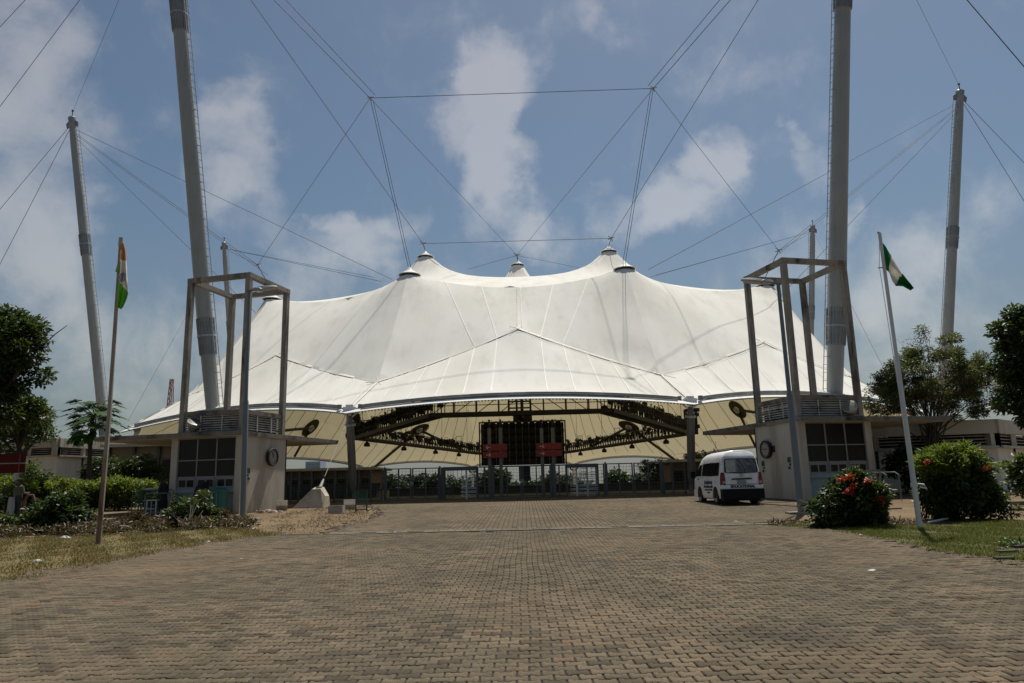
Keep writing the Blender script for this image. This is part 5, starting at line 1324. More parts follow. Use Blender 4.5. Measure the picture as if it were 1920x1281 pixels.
def skeleton(hand_l, hand_r, elb_l, elb_r, foot_l, foot_r, lean=(0, 0)):
    lx, ly = lean
    J = dict(pelvis=(0, 0, .95), waist=(0, .0, 1.08), chest=(lx * .7, ly * .7, 1.28), neck=(lx, ly, 1.48), skull=(lx, ly - .01, 1.60), crown=(lx, ly, 1.70),
             sh_l=(-.17 + lx, ly, 1.42), sh_r=(.17 + lx, ly, 1.42), el_l=elb_l, el_r=elb_r, wr_l=hand_l, wr_r=hand_r,
             hip_l=(-.09, 0, .90), hip_r=(.09, 0, .90), kn_l=(foot_l[0] * .95, foot_l[1] - .02, .50), kn_r=(foot_r[0] * .95, foot_r[1] - .02, .50),
             an_l=(foot_l[0], foot_l[1] + .02, .08), an_r=(foot_r[0], foot_r[1] + .02, .08), to_l=(foot_l[0] * 1.1, foot_l[1] - .17, .035), to_r=(foot_r[0] * 1.1, foot_r[1] - .17, .035))
    E = [('pelvis', 'waist'), ('waist', 'chest'), ('chest', 'neck'), ('neck', 'skull'), ('skull', 'crown'), ('chest', 'sh_l'), ('chest', 'sh_r'), ('sh_l', 'el_l'), ('sh_r', 'el_r'), ('el_l', 'wr_l'), ('el_r', 'wr_r'),
         ('pelvis', 'hip_l'), ('pelvis', 'hip_r'), ('hip_l', 'kn_l'), ('hip_r', 'kn_r'), ('kn_l', 'an_l'), ('kn_r', 'an_r'), ('an_l', 'to_l'), ('an_r', 'to_r')]
    rad = dict(pelvis=.125, waist=.115, chest=.135, neck=.055, skull=.088, crown=.075, sh_l=.068, sh_r=.068, el_l=.043, el_r=.043, wr_l=.03, wr_r=.03, hip_l=.088, hip_r=.088, kn_l=.058, kn_r=.058, an_l=.04, an_r=.04, to_l=.03, to_r=.03)
    for sd in 'lr':                       # palm, four fingers and a thumb
        w_, e = np.array(J['wr_' + sd]), np.array(J['el_' + sd]); d = (w_ - e) / np.linalg.norm(w_ - e); s_ = np.cross(d, (1, 0, .2)); s_ /= np.linalg.norm(s_)
        J['pm_' + sd] = tuple(w_ + d * .07); rad['pm_' + sd] = .034; E.append(('wr_' + sd, 'pm_' + sd))
        for q, (o_, L) in enumerate(((-.028, .07), (-.01, .08), (.01, .075), (.028, .06))):
            J[f'f{q}_{sd}'] = tuple(w_ + d * (.09 + L) + s_ * o_ * 1.3 + np.array([0, -.02, -.01])); rad[f'f{q}_{sd}'] = .009; E.append(('pm_' + sd, f'f{q}_{sd}'))
        J['th_' + sd] = tuple(w_ + d * .075 - s_ * .055); rad['th_' + sd] = .011; E.append(('wr_' + sd, 'th_' + sd))
    return dict(joints=J, edges=E, radii=rad)
M_skin = mat('dark_skin', (.06, .035, .024), .6, var=.1); M_hair = mat('black_hair', (.01, .009, .008), .8)
M_khaki = mat('khaki_shirt', (.085, .082, .055), .85, var=.2, vscale=6); M_trous = mat('dark_green_trousers', (.03, .035, .026), .9, var=.2); M_shoe = mat('shoe_black', (.012, .012, .012), .5)
M_coat = mat('black_dress', (.012, .011, .012), .85, var=.3, vscale=5); M_belt = mat('belt_black', (.01, .01, .01), .5)
def rings(name, m, root, W_, prof, n=14):
    """clothing shell: rings (cx, cy, z, rx, ry) stacked upwards"""
    vs, fs = [], []
    for (cx, cy, z, rx, ry) in prof:
        for j in range(n): a = 2 * math.pi * j / n; vs.append(W_((cx + rx * math.cos(a), cy + ry * math.sin(a), z)))
    for i in range(len(prof) - 1):
        for j in range(n): fs.append((i * n + j, i * n + (j + 1) % n, (i + 1) * n + (j + 1) % n, (i + 1) * n + j))
    return MB().poly(vs, fs).build(name, m, root, True)
def limb(name, m, root, W_, pts, rr): return MB().tube([W_(p) for p in pts], rr, 10).build(name, m, root, True)
def face(root, W_, hx, hy):
    mb = MB().ball(W_((hx, hy - .10, 1.585)), .016); mb.build('nose', M_skin, root, True)
    for s_ in (-1, 1):
        MB().ball(W_((hx + s_ * .033, hy - .088, 1.615)), .012).build('eye', mat('eye_white', (.5, .48, .45), .3), root, True); MB().ball(W_((hx + s_ * .092, hy + .01, 1.60)), .025, sc=(.5, 1, 1.3)).build('ear', M_skin, root, True)
    MB().ball(W_((hx, hy - .088, 1.55)), .022, sc=(1.2, .5, .4)).build('mouth', mat('lips', (.08, .03, .025), .5), root, True)
def guard_clothes(root, W_, k):
    J = GP['joints']
    rings('shirt', M_khaki, root, W_, [(0, 0, .90, .18, .14), (0, 0, 1.02, .165, .125), (0, 0, 1.2, .19, .14), (0, 0, 1.38, .205, .13), (0, 0, 1.46, .13, .095), (0, 0, 1.50, .075, .07)])
    for s_ in 'lr':
        limb('sleeve', M_khaki, root, W_, [J['sh_' + s_], tuple(np.array(J['sh_' + s_]) * .25 + np.array(J['el_' + s_]) * .75), J['el_' + s_]], [.085 * k, .066 * k, .06 * k])
        limb('trouser_leg', M_trous, root, W_, [J['hip_' + s_], J['kn_' + s_], tuple(np.array(J['an_' + s_]) + (0, 0, .02))], [.115 * k, .085 * k, .075 * k])
        a = W_(J['an_' + s_]); b_ = W_(J['to_' + s_]); MB().tube([a + (0, 0, .02), a * .5 + b_ * .5, b_ + (b_ - a) * .25], [.06, .05, .035], 8).build('boot', M_shoe, root, True)
    rings('trouser_seat', M_trous, root, W_, [(0, 0, .80, .16, .13), (0, 0, .9, .185, .145), (0, 0, 1.0, .172, .13)])
    rings('belt', M_belt, root, W_, [(0, 0, .99, .176, .136), (0, 0, 1.035, .174, .134)])
    rings('cap', M_trous, root, W_, [(0, -.01, 1.655, .105, .115), (0, -.01, 1.70, .11, .12), (0, -.01, 1.745, .115, .125), (0, -.01, 1.76, .02, .02)])
    MB().slab([W_(p) for p in ((-.07, -.10, 1.66), (.07, -.10, 1.66), (.05, -.2, 1.645), (-.05, -.2, 1.645))], (0, 0, 1), .012).build('cap_peak', M_trous, root)
    face(root, W_, 0, 0)
GP = skeleton((-.06, -.30, 1.12), (.14, -.34, 1.14), (-.26, -.06, 1.12), (.27, -.08, 1.14), (-.12, 0), (.13, 0)); GP['turn'] = R(150)
person(G(31, 974), GP, 1.76, guard_clothes, M_skin, 'person in a khaki shirt, dark trousers and cap beside the red sign')
def dress(root, W_, k):
    J = DP['joints']
    rings('dress', M_coat, root, W_, [(0, .0, .30, .20, .17), (0, 0, .55, .215, .175), (0, 0, .90, .20, .155), (.0, .0, 1.08, .16, .125), (0, 0, 1.30, .185, .135), (0, 0, 1.42, .17, .115), (0, 0, 1.49, .07, .065)])
    for s_ in 'lr':
        limb('sleeve', M_coat, root, W_, [J['sh_' + s_], J['el_' + s_], tuple(np.array(J['el_' + s_]) * .1 + np.array(J['wr_' + s_]) * .9)], [.082 * k, .06 * k, .045 * k])
        a = W_(J['an_' + s_]); b_ = W_(J['to_' + s_]); MB().tube([a, a * .5 + b_ * .5 - (0, 0, .01), b_ + (b_ - a) * .2 - (0, 0, .01)], [.05, .045, .03], 8).build('shoe', M_shoe, root, True)
    MB().ball(W_((0, .015, 1.665)), .108 * k, sc=(1, 1.05, .95)).build('hair', M_hair, root, True)
    face(root, W_, 0, 0)
    b_ = W_((.24, -.12, .80)); MB().box(b_, (.10, .2, .26)).tube([b_ + (0, -.06, .13), b_ + (-.02, 0, .3), b_ + (0, .06, .13)], .012, 6).build('white_bag', mat('bag_white', (.4, .4, .4), .6), root)
DP = skeleton((-.24, -.05, .90), (.24, -.10, .95), (-.25, .03, 1.16), (.25, .02, 1.16), (-.10, .06), (.12, -.08)); DP['turn'] = R(75)
def bent_clothes(root, W_, k):
    J = BP['joints']
    MB().tube([W_(p) for p in ((0, .02, .86), (0, 0, 1.0), (0, -.08, 1.14), (0, -.24, 1.27), (0, -.40, 1.33), (0, -.48, 1.34))], [.17, .185, .18, .19, .15, .08], 14).build('coat', M_coat, root, True)
    for s_ in 'lr':
        limb('sleeve', M_coat, root, W_, [J['sh_' + s_], J['el_' + s_], tuple(np.array(J['el_' + s_]) * .1 + np.array(J['wr_' + s_]) * .9)], [.085 * k, .062 * k, .045 * k])
        limb('trouser_leg', M_coat, root, W_, [J['hip_' + s_], J['kn_' + s_], tuple(np.array(J['an_' + s_]) + (0, 0, .02))], [.12 * k, .088 * k, .075 * k])
        a = W_(J['an_' + s_]); b_ = W_(J['to_' + s_]); MB().tube([a, a * .5 + b_ * .5 - (0, 0, .01), b_ + (b_ - a) * .2 - (0, 0, .01)], [.05, .045, .03], 8).build('shoe', M_shoe, root, True)
    MB().ball(W_((0, -.60, 1.42)), .108 * k, sc=(1, 1.05, .95)).build('hair', M_hair, root, True)
    for s_ in (-1, 1): MB().ball(W_((s_ * .033, -.70, 1.38)), .012).build('eye', mat('eye_white', (.5, .48, .45), .3), root, True); MB().ball(W_((s_ * .092, -.58, 1.38)), .025, sc=(.5, 1, 1.3)).build('ear', M_skin, root, True)
    MB().ball(W_((0, -.715, 1.35)), .016).build('nose', M_skin, root, True); MB().ball(W_((0, -.69, 1.32)), .022, sc=(1.2, .5, .4)).build('mouth', mat('lips', (.08, .03, .025), .5), root, True)
BP = skeleton((-.18, -.62, 1.06), (.18, -.62, 1.06), (-.27, -.36, 1.06), (.27, -.36, 1.06), (-.12, .06), (.13, -.02)); BP['turn'] = R(166)
BP['joints'].update(chest=(0, -.26, 1.24), neck=(0, -.46, 1.34), skull=(0, -.58, 1.39), crown=(0, -.62, 1.48), sh_l=(-.17, -.38, 1.30), sh_r=(.17, -.38, 1.30), waist=(0, -.06, 1.09))
_b = WLb(1.62, -.78, 0); person((_b[0], _b[1], gz(_b[1])), BP, 1.70, bent_clothes, M_skin, 'person in dark clothes bending over the counter of the left booth')
person(G(304, 966), DP, 1.70, dress, M_skin, 'person in a long black dress standing by the green barriers')
# ------------------------------------------------------------------ barriers and clutter by the left booth
def barrier(p, q, h, m, lb, n=14, grp=None, nm='crowd_barrier'):
    p, q = np.array(p, float), np.array(q, float); t = thing(nm, lb, 'barrier', (p + q) / 2, grp); up = np.array([0, 0, 1.]); d = (q - p) / np.linalg.norm(q - p); s_ = np.cross(d, up)
    MB().tube([p + up * .12, p + up * (h - .08), p + up * h + d * .08, q + up * h - d * .08, q + up * (h - .08), q + up * .12], .022, 6).bar(p + up * .15, q + up * .15, .03).build('frame', m, t)
    for k in range(1, n): a = p + (q - p) * k / n; MB().bar(a + up * .15, a + up * h, .016).build('upright', m, t)
    for e in (p, q): MB().bar(e + s_ * .28 + up * .02, e - s_ * .28 + up * .02, .035).bar(e + up * .02, e + up * .14, .03).build('foot', m, t)
b0 = G(246, 967); b1 = G(275, 964) ; b2 = G(318, 963)
M_gb = mat('barrier_green', (.03, .13, .105), .5, .1, var=.3)
for k in range(4):
    o = np.array([.12 * k, .55 * k, .01]); barrier(b0 + o, b0 + o + (1.75, .25, 0), 1.12, M_gb, ['nearest green barrier of the stack left of the booth', 'second green barrier of the stack left of the booth', 'third green barrier of the stack left of the booth', 'rearmost green barrier of the stack left of the booth'][k], 12, 'green crowd barriers stacked together')
c = b0 + (.75, .6, 1.14); mb = MB()
for k in range(6): mb.ball(c + (RNG.uniform(-.4, .4), RNG.uniform(-.2, .2), .02), .16, 8, 5, (1.2, .9, .45))
mb.build('white_cloth', mat('cloth_rag_white', (.55, .54, .50), .9, var=.2, bump=.4, bscale=12), label='crumpled white cloth lying on the green barriers', cat='cloth')
M_gr = mat('rail_grey', (.17, .18, .18), .5, .3)
barrier(WLb(4.0, -1.25, gz(33.5)), WLb(.3, -1.25, gz(32.5)), .98, M_gr, 'grey rail barrier standing along the left booth counter', 3)
s = G(287, 967); t = thing('plastic_stool', 'white plastic stool beside the person in black', 'stool', s)
M_pl = mat('white_plastic', (.40, .41, .40), .5, var=.1)
for dx in (-.2, .2):
    for dy in (-.2, .2): MB().bar(s + (dx * 1.15, dy * 1.15, 0), s + (dx, dy, .66), .05).build('leg', M_pl, t)
MB().box(s + (0, 0, .68), (.48, .48, .05)).build('seat', M_pl, t); MB().bar(s + (-.21, -.2, .3), s + (.21, -.2, .3), .04).build('stretcher', M_pl, t)
s = WLb(.62, -.55, gz(34)); t = thing('plastic_bin', 'teal plastic bin in front of the left booth counter', 'bin', s); M_teal = mat('teal_plastic', (.015, .14, .12), .5, var=.2)
MB().lathe([(.24, .0), (.26, .1), (.31, .95), (.33, 1.0), (.31, 1.02), (.28, .95)], s, 16).build('tub', M_teal, t, True); MB().lathe([(.35, 1.0), (.35, 1.06), (.2, 1.14), (0, 1.16)], s, 16).build('lid', M_teal, t, True)
# bollards and low loops by the right booth
for k, (px_, py_) in enumerate(((1667, 938), (1690, 937))):
    p = G(px_, py_); t = thing('hoop_barrier', ['grey hooped rail nearer the flowering bush', 'grey hooped rail nearer the white flagpole'][k], 'rail', p, 'hooped rails by the right booth')
    h_ = 1.15; MB().tube([p + (-.42, .9, 0), p + (-.42, .9, h_ - .2), p + (-.3, .6, h_), p + (-.06, .15, h_), p + (0, 0, h_ - .1), p], .035, 8).build('hoop', M_gr, t, True)
p = G(1660, 955); t = thing('stand_rail', 'dark standing rail with flat feet behind the flowering bush', 'rail', p)
MB().bar(p, p + (-.05, 0, 1.35), .045).bar(p + (-.75, .4, 0), p + (-.8, .4, 1.3), .045).bar(p + (-.05, 0, 1.33), p + (-.8, .4, 1.28), .05).build('frame', M_gr, t)
MB().bar(p + (-.3, -.15, .02), p + (.5, -.12, .02), .05).bar(p + (0, .3, .02), p + (0, -.4, .02), .05).build('foot', M_gr, t)

# ------------------------------------------------------------------ red sign board and posts on the far left
p = G(30, 962); zt_ = P(22, 851, p[1])[2]; zb_ = P(22, 887, p[1])[2]; xr = P(47, 870, p[1])[0]
t = thing('notice_board', 'dark red board on a grey post at the left picture edge', 'sign', p)
MB().bar(p + (-.15, .15, -.1), (P(26, 870, p[1])[0], p[1] + .15, zt_ - .1), .17).build('post', M_steel, t)
zm = (zt_ + zb_) / 2; xl = xr - 2.6
for (a, b_) in ((zt_, zm + .03), (zm - .03, zb_)): MB().box(((xl + xr) / 2, p[1], (a + b_) / 2), (xr - xl, .08, a - b_)).build('board', mat('board_dark_red', (.10, .011, .009), .7, spec=.15, var=.3, vscale=2, stain=(.07, .012, .01)), t)
MB().box(((xl + xr) / 2, p[1] - .045, zm), (xr - xl, .03, .05)).build('divider', mat('divider_grey', (.35, .33, .31), .6), t)
MB().box((xr - .28, p[1] - .05, zm), (.05, .02, zt_ - zb_)).build('edge_strip', mat('strip_red', (.22, .06, .05), .6), t)
p = G(42, 985); MB().tube([p, p + (0, .0, .95), p + (.1, 0, 1.12), p + (.3, 0, 1.12), p + (.38, 0, .9), p + (.38, 0, 0)], .05, 8).build('tree_guard', mat('faded_pink', (.15, .06, .045), .8, var=.3), label='faded pink hooped post in front of the guard', cat='post')
p = G(16, 975); q = P(21, 932, p[1]); MB().tube([p, q], [.13, .09], 8).build('white_stake', mat('stake_grey', (.30, .33, .32), .6, var=.2), label='pale grey stake leaning beside the guard', cat='stake')

# ------------------------------------------------------------------ buildings
def wallbox(name, lb, c, ex, ey, z0, z1, parts, cat='building'): pass
M_bwall = mat('building_white', (.74, .71, .65), .85, var=.1, vscale=.6, stain=(.55, .50, .42), stain_scale=.4, streak=True)
M_bpar = mat('parapet_cream', (.56, .51, .42), .85, var=.15, vscale=.8, stain=(.20, .17, .13), stain_scale=.5, streak=True)
M_roofc = mat('roof_concrete', (.3, .28, .25), .9)
def service(cor, fdir, flen, ldir, llen, ztop, lb, z0=0., nb=4, dirt=None):
    """flat-roofed store: face F from the corner along fdir, face L along ldir; parapet, shaded louvre band and piers"""
    cor = np.array([cor[0], cor[1], 0.]); f = np.array([*fdir, 0.]); f /= np.linalg.norm(f); l = np.array([*ldir, 0.]); l /= np.linalg.norm(l)
    nf = np.cross(f, (0, 0, 1)); nf = nf if nf @ l < 0 else -nf; nl = np.cross(l, (0, 0, 1)); nl = nl if nl @ f < 0 else -nl
    t = thing('service_building', lb, 'building', (cor[0], cor[1], z0)); H = ztop - z0; za = ztop - .75; zb2 = za - .72
    def wall(name, m, a, b_, za_, zb_, out, th=.25, inset=0.): 
        a, b_ = np.array(a) - out * inset, np.array(b_) - out * inset
        return MB().slab([(a[0], a[1], za_), (b_[0], b_[1], za_), (b_[0], b_[1], zb_), (a[0], a[1], zb_)], -out, th).build(name, m, t)
    for d, L, out in ((f, flen, nf), (l, llen, nl)):
        a, b_ = cor, cor + d * L
        wall('wall', M_bwall, a, b_, z0, zb2, out)
        wall('band', M_void, a, b_, zb2, za, out, .1, .35)
        wall('parapet', M_bpar, a + out * .22, b_ + out * .22, za, ztop, out, .3)
        n = max(2, int(L / 2.6))
        for k in range(n + 1):
            p = a + d * (L * k / n); MB().bar((p[0], p[1], zb2), (p[0], p[1], za), .28).build('pier', M_bpar, t)
            if 0 < k: 
                q = p + out * .012; MB().bar((q[0], q[1], z0), (q[0], q[1], zb2), .12).build('joint', M_void, t)
        MB().bar((*(a - out * .16)[:2], zb2), (*(a - out * .16)[:2], za), .5).build('pier', M_bpar, t) if d is f else None
        for k in range(4):
            z = zb2 + .10 + k * .17; MB().bar((*(a + d * .2 - out * .12)[:2], z), (*(b_ - d * .2 - out * .12)[:2], z), .10, .04).build('louvre_slat', M_louv, t)
        MB().bar((*(a + out * .06)[:2], zb2), (*(b_ + out * .06)[:2], zb2), .5, .12).build('ledge', M_bpar, t)
    q = [cor, cor + f * flen, cor + f * flen + l * llen, cor + l * llen]
    MB().prism([tuple(v[:2]) for v in q], ztop - .4, ztop - .2).build('roof', M_roofc, t)
    return t
cl = P(106, 870, 62); service((cl[0], cl[1]), (.20, .98), 22, (-.96, .28), 9, P(108, 822, 62)[2], 'flat-roofed white building behind the hedge and papaya', .8)
cr_ = P(1873, 860, 40); service((cr_[0], cr_[1]), (.74, .67), 14, (-.98, .2), 9, P(1873, 786, 40)[2], 'flat-roofed building behind the big bush on the right', .2)
# shaded low building left, behind the hedge under the booth roof
def lowblock(x0, x1, y, z0, z1, dep, lb, m, bays=5, dark=True):
    t = thing('low_building', lb, 'building', ((x0 + x1) / 2, y, z0))
    MB().box(((x0 + x1) / 2, y + dep / 2, (z0 + z1) / 2), (x1 - x0, dep, z1 - z0)).build('wall', m, t)
    MB().box(((x0 + x1) / 2, y + dep / 2 - .3, z1 + .12), (x1 - x0 + 1, dep + 1, .24)).build('roof', M_bpar, t)
    w_ = (x1 - x0) / bays
    for k in range(bays):
        fr = MB().box((x0 + w_ * (k + .5), y - .05, z0 + (z1 - z0) * .45), (w_ * .74, .12, (z1 - z0) * .72)).build('window', M_fence, t)
        MB().box((x0 + w_ * (k + .5), y - .12, z0 + (z1 - z0) * .45), (w_ * .66, .05, (z1 - z0) * .64)).build('pane', M_glass, fr)
        MB().bar((x0 + w_ * k, y - .15, z0), (x0 + w_ * k, y - .15, z1), .22).build('pier', M_fence, t)
    return t
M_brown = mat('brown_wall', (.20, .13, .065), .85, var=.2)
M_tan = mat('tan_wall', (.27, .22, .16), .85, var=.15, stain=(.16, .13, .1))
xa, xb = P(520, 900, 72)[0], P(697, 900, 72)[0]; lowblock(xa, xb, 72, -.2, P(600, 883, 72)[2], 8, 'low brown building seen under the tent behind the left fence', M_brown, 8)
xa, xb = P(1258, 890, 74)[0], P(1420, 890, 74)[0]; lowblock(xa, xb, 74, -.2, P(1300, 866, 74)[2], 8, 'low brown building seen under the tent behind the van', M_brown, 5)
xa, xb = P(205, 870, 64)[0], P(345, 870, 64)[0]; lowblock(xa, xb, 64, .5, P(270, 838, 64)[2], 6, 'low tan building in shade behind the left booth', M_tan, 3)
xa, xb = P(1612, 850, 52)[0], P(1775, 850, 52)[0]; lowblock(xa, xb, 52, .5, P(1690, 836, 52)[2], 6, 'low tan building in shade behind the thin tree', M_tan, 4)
# track wall and seats under the tent
t = thing('track_wall', 'low dark wall round the arena floor behind the gates', 'wall', (0, 66, .4))
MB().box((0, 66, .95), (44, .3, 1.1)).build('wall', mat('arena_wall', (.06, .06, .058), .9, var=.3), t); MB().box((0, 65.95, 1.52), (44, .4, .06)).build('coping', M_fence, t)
seat = MB().box((0, 0, .2), (.42, .4, .06)).box((0, .2, .42), (.42, .05, .4)).bar((0, 0, 0), (0, 0, .2), .08).mesh('stadium_seat', mat('seat_dark', (.02, .025, .03), .6))
for r_ in range(3):
    for k in range(22):
        o = link('stadium_seat', seat); o.location = (P(540, 900, 62)[0] + k * .36, 60 + r_ * .8, .84 + r_ * .28)
        tag(o, ['dark seat in the lowest row behind the left mesh fence', 'dark seat in the middle row behind the left mesh fence', 'dark seat in the top row behind the left mesh fence'][r_], 'seat', ['lowest seat row behind the left fence', 'middle seat row behind the left fence', 'top seat row behind the left fence'][r_])
for r_ in range(3): MB().box((P(540, 900, 62)[0] + 4, 60.1 + r_ * .8, .70 + r_ * .14), (9, .8, .28 * (r_ + 1))).build('seat_terrace', M_roofc, label=['lowest dark step under the seats behind the left fence', 'middle dark step under the seats behind the left fence', 'top dark step under the seats behind the left fence'][r_], cat='step')
# far things
p = P(320, 745, 300); t = thing('lattice_tower', 'tiny red and white lattice tower on the left horizon', 'tower', (p[0], p[1], -.5)); zt_ = P(321, 711, 300)[2]; mb = MB(); h_ = zt_
for a in range(4):
    s1, s2 = (-1, 1)[a % 2], (-1, 1)[a // 2]; mb.bar((p[0] + s1 * 2, p[1] + s2 * 2, -.5), (p[0] + s1 * .5, p[1] + s2 * .5, zt_), .28)
for k in range(22):
    z = h_ * k / 22; z2 = h_ * (k + 1) / 22; w1, w2 = 2 - 1.5 * k / 22, 2 - 1.5 * (k + 1) / 22; mb.bar((p[0] - w1, p[1] - w1, z), (p[0] + w2, p[1] - w2, z2), .2); mb.bar((p[0] + w1, p[1] - w1, z), (p[0] - w1, p[1] - w1, z), .2)
mb.build('lattice', mat('mast_red', (.30, .10, .08), .7, var=.3), t)
for k in range(3): MB().box((p[0] + .8, p[1] - .8, zt_ * (.8 + .07 * k)), (.7, .4, 1.8)).build('antenna', M_white, t)
p = P(592, 882, 420); zt_ = P(592, 866, 420)[2]; hw = P(606, 870, 420)[0] - p[0]
t = thing('office_block', 'pale blue distant office block under the tent edge', 'building', (p[0], p[1], -1)); MB().box((p[0], p[1], zt_ / 2), (hw * 2, 12, zt_)).build('wall', mat('hazy_blue', (.30, .38, .52), .6, var=.1), t)
for k in range(4): MB().box((p[0], p[1] - 6.1, zt_ * .6 + k * zt_ * .1), (hw * 1.9, .3, zt_ * .05)).build('window_band', mat('hazy_blue_dark', (.20, .28, .42), .4), t)

# ------------------------------------------------------------------ vegetation
L_dark = leaf_mat('leaf_dark', (.012, .026, .007), (.045, .085, .018), (.10, .15, .03), .25)
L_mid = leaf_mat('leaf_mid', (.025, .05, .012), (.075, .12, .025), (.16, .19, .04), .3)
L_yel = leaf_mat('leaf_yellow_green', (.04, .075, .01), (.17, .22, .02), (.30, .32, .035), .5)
L_dry = leaf_mat('leaf_olive', (.04, .055, .014), (.10, .115, .026), (.19, .12, .05), .35)
L_brown = leaf_mat('leaf_dry_brown', (.045, .030, .015), (.12, .08, .036), (.055, .07, .02), .25, tcol=(.16, .10, .04))
L_far = leaf_mat('leaf_far', (.012, .022, .010), (.03, .05, .02), None, .1, .8)
M_bark = mat('bark', (.075, .058, .042), .95, var=.4, vscale=6, bump=.5, bscale=20)
def limb_path(a, b, n=6, sag=.12):
    a, b = np.array(a), np.array(b); L = np.linalg.norm(b - a); off = RNG.normal(0, sag * L, 3) * (1, 1, .4)
    return [a + (b - a) * t + off * math.sin(math.pi * t) + np.array([0, 0, .10 * L * math.sin(math.pi * t)]) for t in np.linspace(0, 1, n)]
def tree(lb, base, ells, leafm, nleaf, size, nclump, rc, trunks=1, tr=.2, group=None, gap=0, nm='tree', fork=None, aspect=.45, nlimb=22, extra=None):
    base = np.array(base, float); t = thing(nm, lb, 'tree', base, group); p, C, tone, e = clump_points(ells, nclump, nleaf, rc)
    me = leaf_mesh('crown', p - base, size, leafm, aspect, tone=tone, out=e * .6); link('crown', me, t)
    if extra: me2 = leaf_mesh('dry_leaves', clump_points(ells, nclump // 2, extra[1], rc)[0] - base, size, extra[0], aspect); link('dry_leaves', me2, t)
    zmin = min(E_[2] - E_[5] for E_ in ells); cen_ = np.mean([E_[:3] for E_ in ells], axis=0)
    mb = MB(); fk = []
    for k in range(trunks):
        a = base + (RNG.normal(0, .15 * (trunks > 1), 3) * (1, 1, 0)) - (0, 0, .1); q = np.array([base[0] + (cen_[0] - base[0]) * .5 + RNG.normal(0, .5 * (trunks > 1)), base[1] + RNG.normal(0, .4 * (trunks > 1)), fork if fork else (zmin + cen_[2]) / 2])
        pth = limb_path(a, q, 8, .05); mb.tube(pth, np.linspace(tr, tr * .6, 8), 9); fk.append((pth, q))
    mb.build('trunk', M_bark, t, True)
    mb = MB(); idx = RNG.choice(len(C), min(nlimb, len(C)), replace=False)
    for i in idx:
        pth, q = fk[RNG.integers(len(fk))]; st = pth[RNG.integers(4, 8)]; lp = limb_path(st, C[i], 6, .08); mb.tube(lp, np.linspace(tr * .42, tr * .09, 6), 6)
        for s_ in range(2): j = RNG.integers(2, 5); mb.tube(limb_path(lp[j], C[i] + RNG.normal(0, rc * 1.1, 3), 4, .1), np.linspace(tr * .16, tr * .05, 4), 5)
    mb.build('branches', M_bark, t, True); return t
def at(px_, py_, Y): return P(px_, py_, Y)
def ell(px_, py_, Y, rx, rz, ry=None):
    c = P(px_, py_, Y); s_ = Y / 1374; return (c[0], c[1], c[2], rx * s_, (ry or rx) * s_, rz * s_)
gnd = lambda px_, Y: np.array([P(px_, 900, Y)[0], Y, gz(Y)])
tree('big dark leafy tree rising at the left picture edge', gnd(-30, 34), [ell(-20, 640, 34, 80, 62), ell(10, 700, 34, 58, 60), ell(-30, 745, 34, 70, 60), ell(38, 655, 34, 42, 44), ell(-70, 700, 34, 80, 90), ell(15, 765, 34, 50, 45)], L_dark, 30000, .26, 110, .62, 1, .3)
tree('lighter bushy tree behind the dark tree on the left', gnd(20, 58), [ell(40, 795, 58, 58, 42), ell(80, 800, 58, 26, 26), ell(0, 780, 58, 60, 50)], L_mid, 9000, .30, 50, .8, 1, .25, extra=(L_brown, 900))
tree('thin many-stemmed tree with sparse olive leaves behind the white flagpole', gnd(1745, 40), [ell(1745, 710, 40, 100, 60), ell(1682, 735, 40, 56, 50), ell(1805, 735, 40, 62, 56), ell(1740, 655, 40, 55, 32), ell(1730, 620, 40, 12, 18), ell(1650, 755, 40, 34, 40), ell(1850, 735, 40, 40, 48)], L_dry, 33000, .18, 230, .34, 7, .075, fork=4.2, aspect=.3, nlimb=60, extra=(L_brown, 3000))
tree('tall dark green tree at the right picture edge', gnd(1975, 30), [ell(1935, 660, 30, 72, 62), ell(1900, 635, 30, 55, 50), ell(1925, 740, 30, 62, 55), ell(1970, 620, 30, 70, 60), ell(1890, 700, 30, 32, 40), ell(1985, 720, 30, 80, 90)], L_dark, 24000, .24, 120, .42, 1, .28)
# trees far behind the arena, seen through the gates
FAR_LB = ['dark tree through the left end of the left gate', 'tall dark tree through the middle of the left gate', 'dark tree at the right end of the left gate', 'dark tree behind the left turnstile bars', 'dark tree in the gap right of the left turnstile', 'tall dark tree at the left end of the middle gate', 'low dark tree under the left half of the score board', 'low dark tree under the right half of the score board', 'dark tree between the middle gate and twin turnstiles', 'dark tree behind the twin turnstiles', 'round green tree at the left end of the right gate', 'dark tree in the middle of the right gate', 'small dark tree at the right end of the right gate']
far_trees = [(735, 903, 26, 22, 150), (775, 900, 30, 24, 165), (812, 905, 26, 20, 150), (850, 906, 30, 20, 170), (905, 902, 24, 22, 160), (930, 893, 18, 24, 150), (968, 912, 26, 14, 175), (1005, 908, 26, 15, 170), (1050, 898, 26, 24, 150), (1082, 905, 20, 16, 165), (1158, 893, 16, 20, 150), (1195, 900, 18, 16, 165), (1225, 898, 14, 14, 170)]
for k, (px_, py_, rx, rz, Y) in enumerate(far_trees):
    tree('distant ' + FAR_LB[k] + ' beyond the arena', np.array([P(px_, 900, Y)[0], Y, -.5]), [ell(px_, py_ + 7, Y, rx * .9, rz * .66), ell(px_ + rx * .5, py_ + 6 + rz * .4, Y, rx * .6, rz * .4), ell(px_ - rx * .5, py_ + 6 + rz * .3, Y, rx * .6, rz * .45)], L_far if k != 10 else L_dark, 1900, .95, 26, 1.4, 1, .3, 'distant trees behind the arena', nlimb=6)
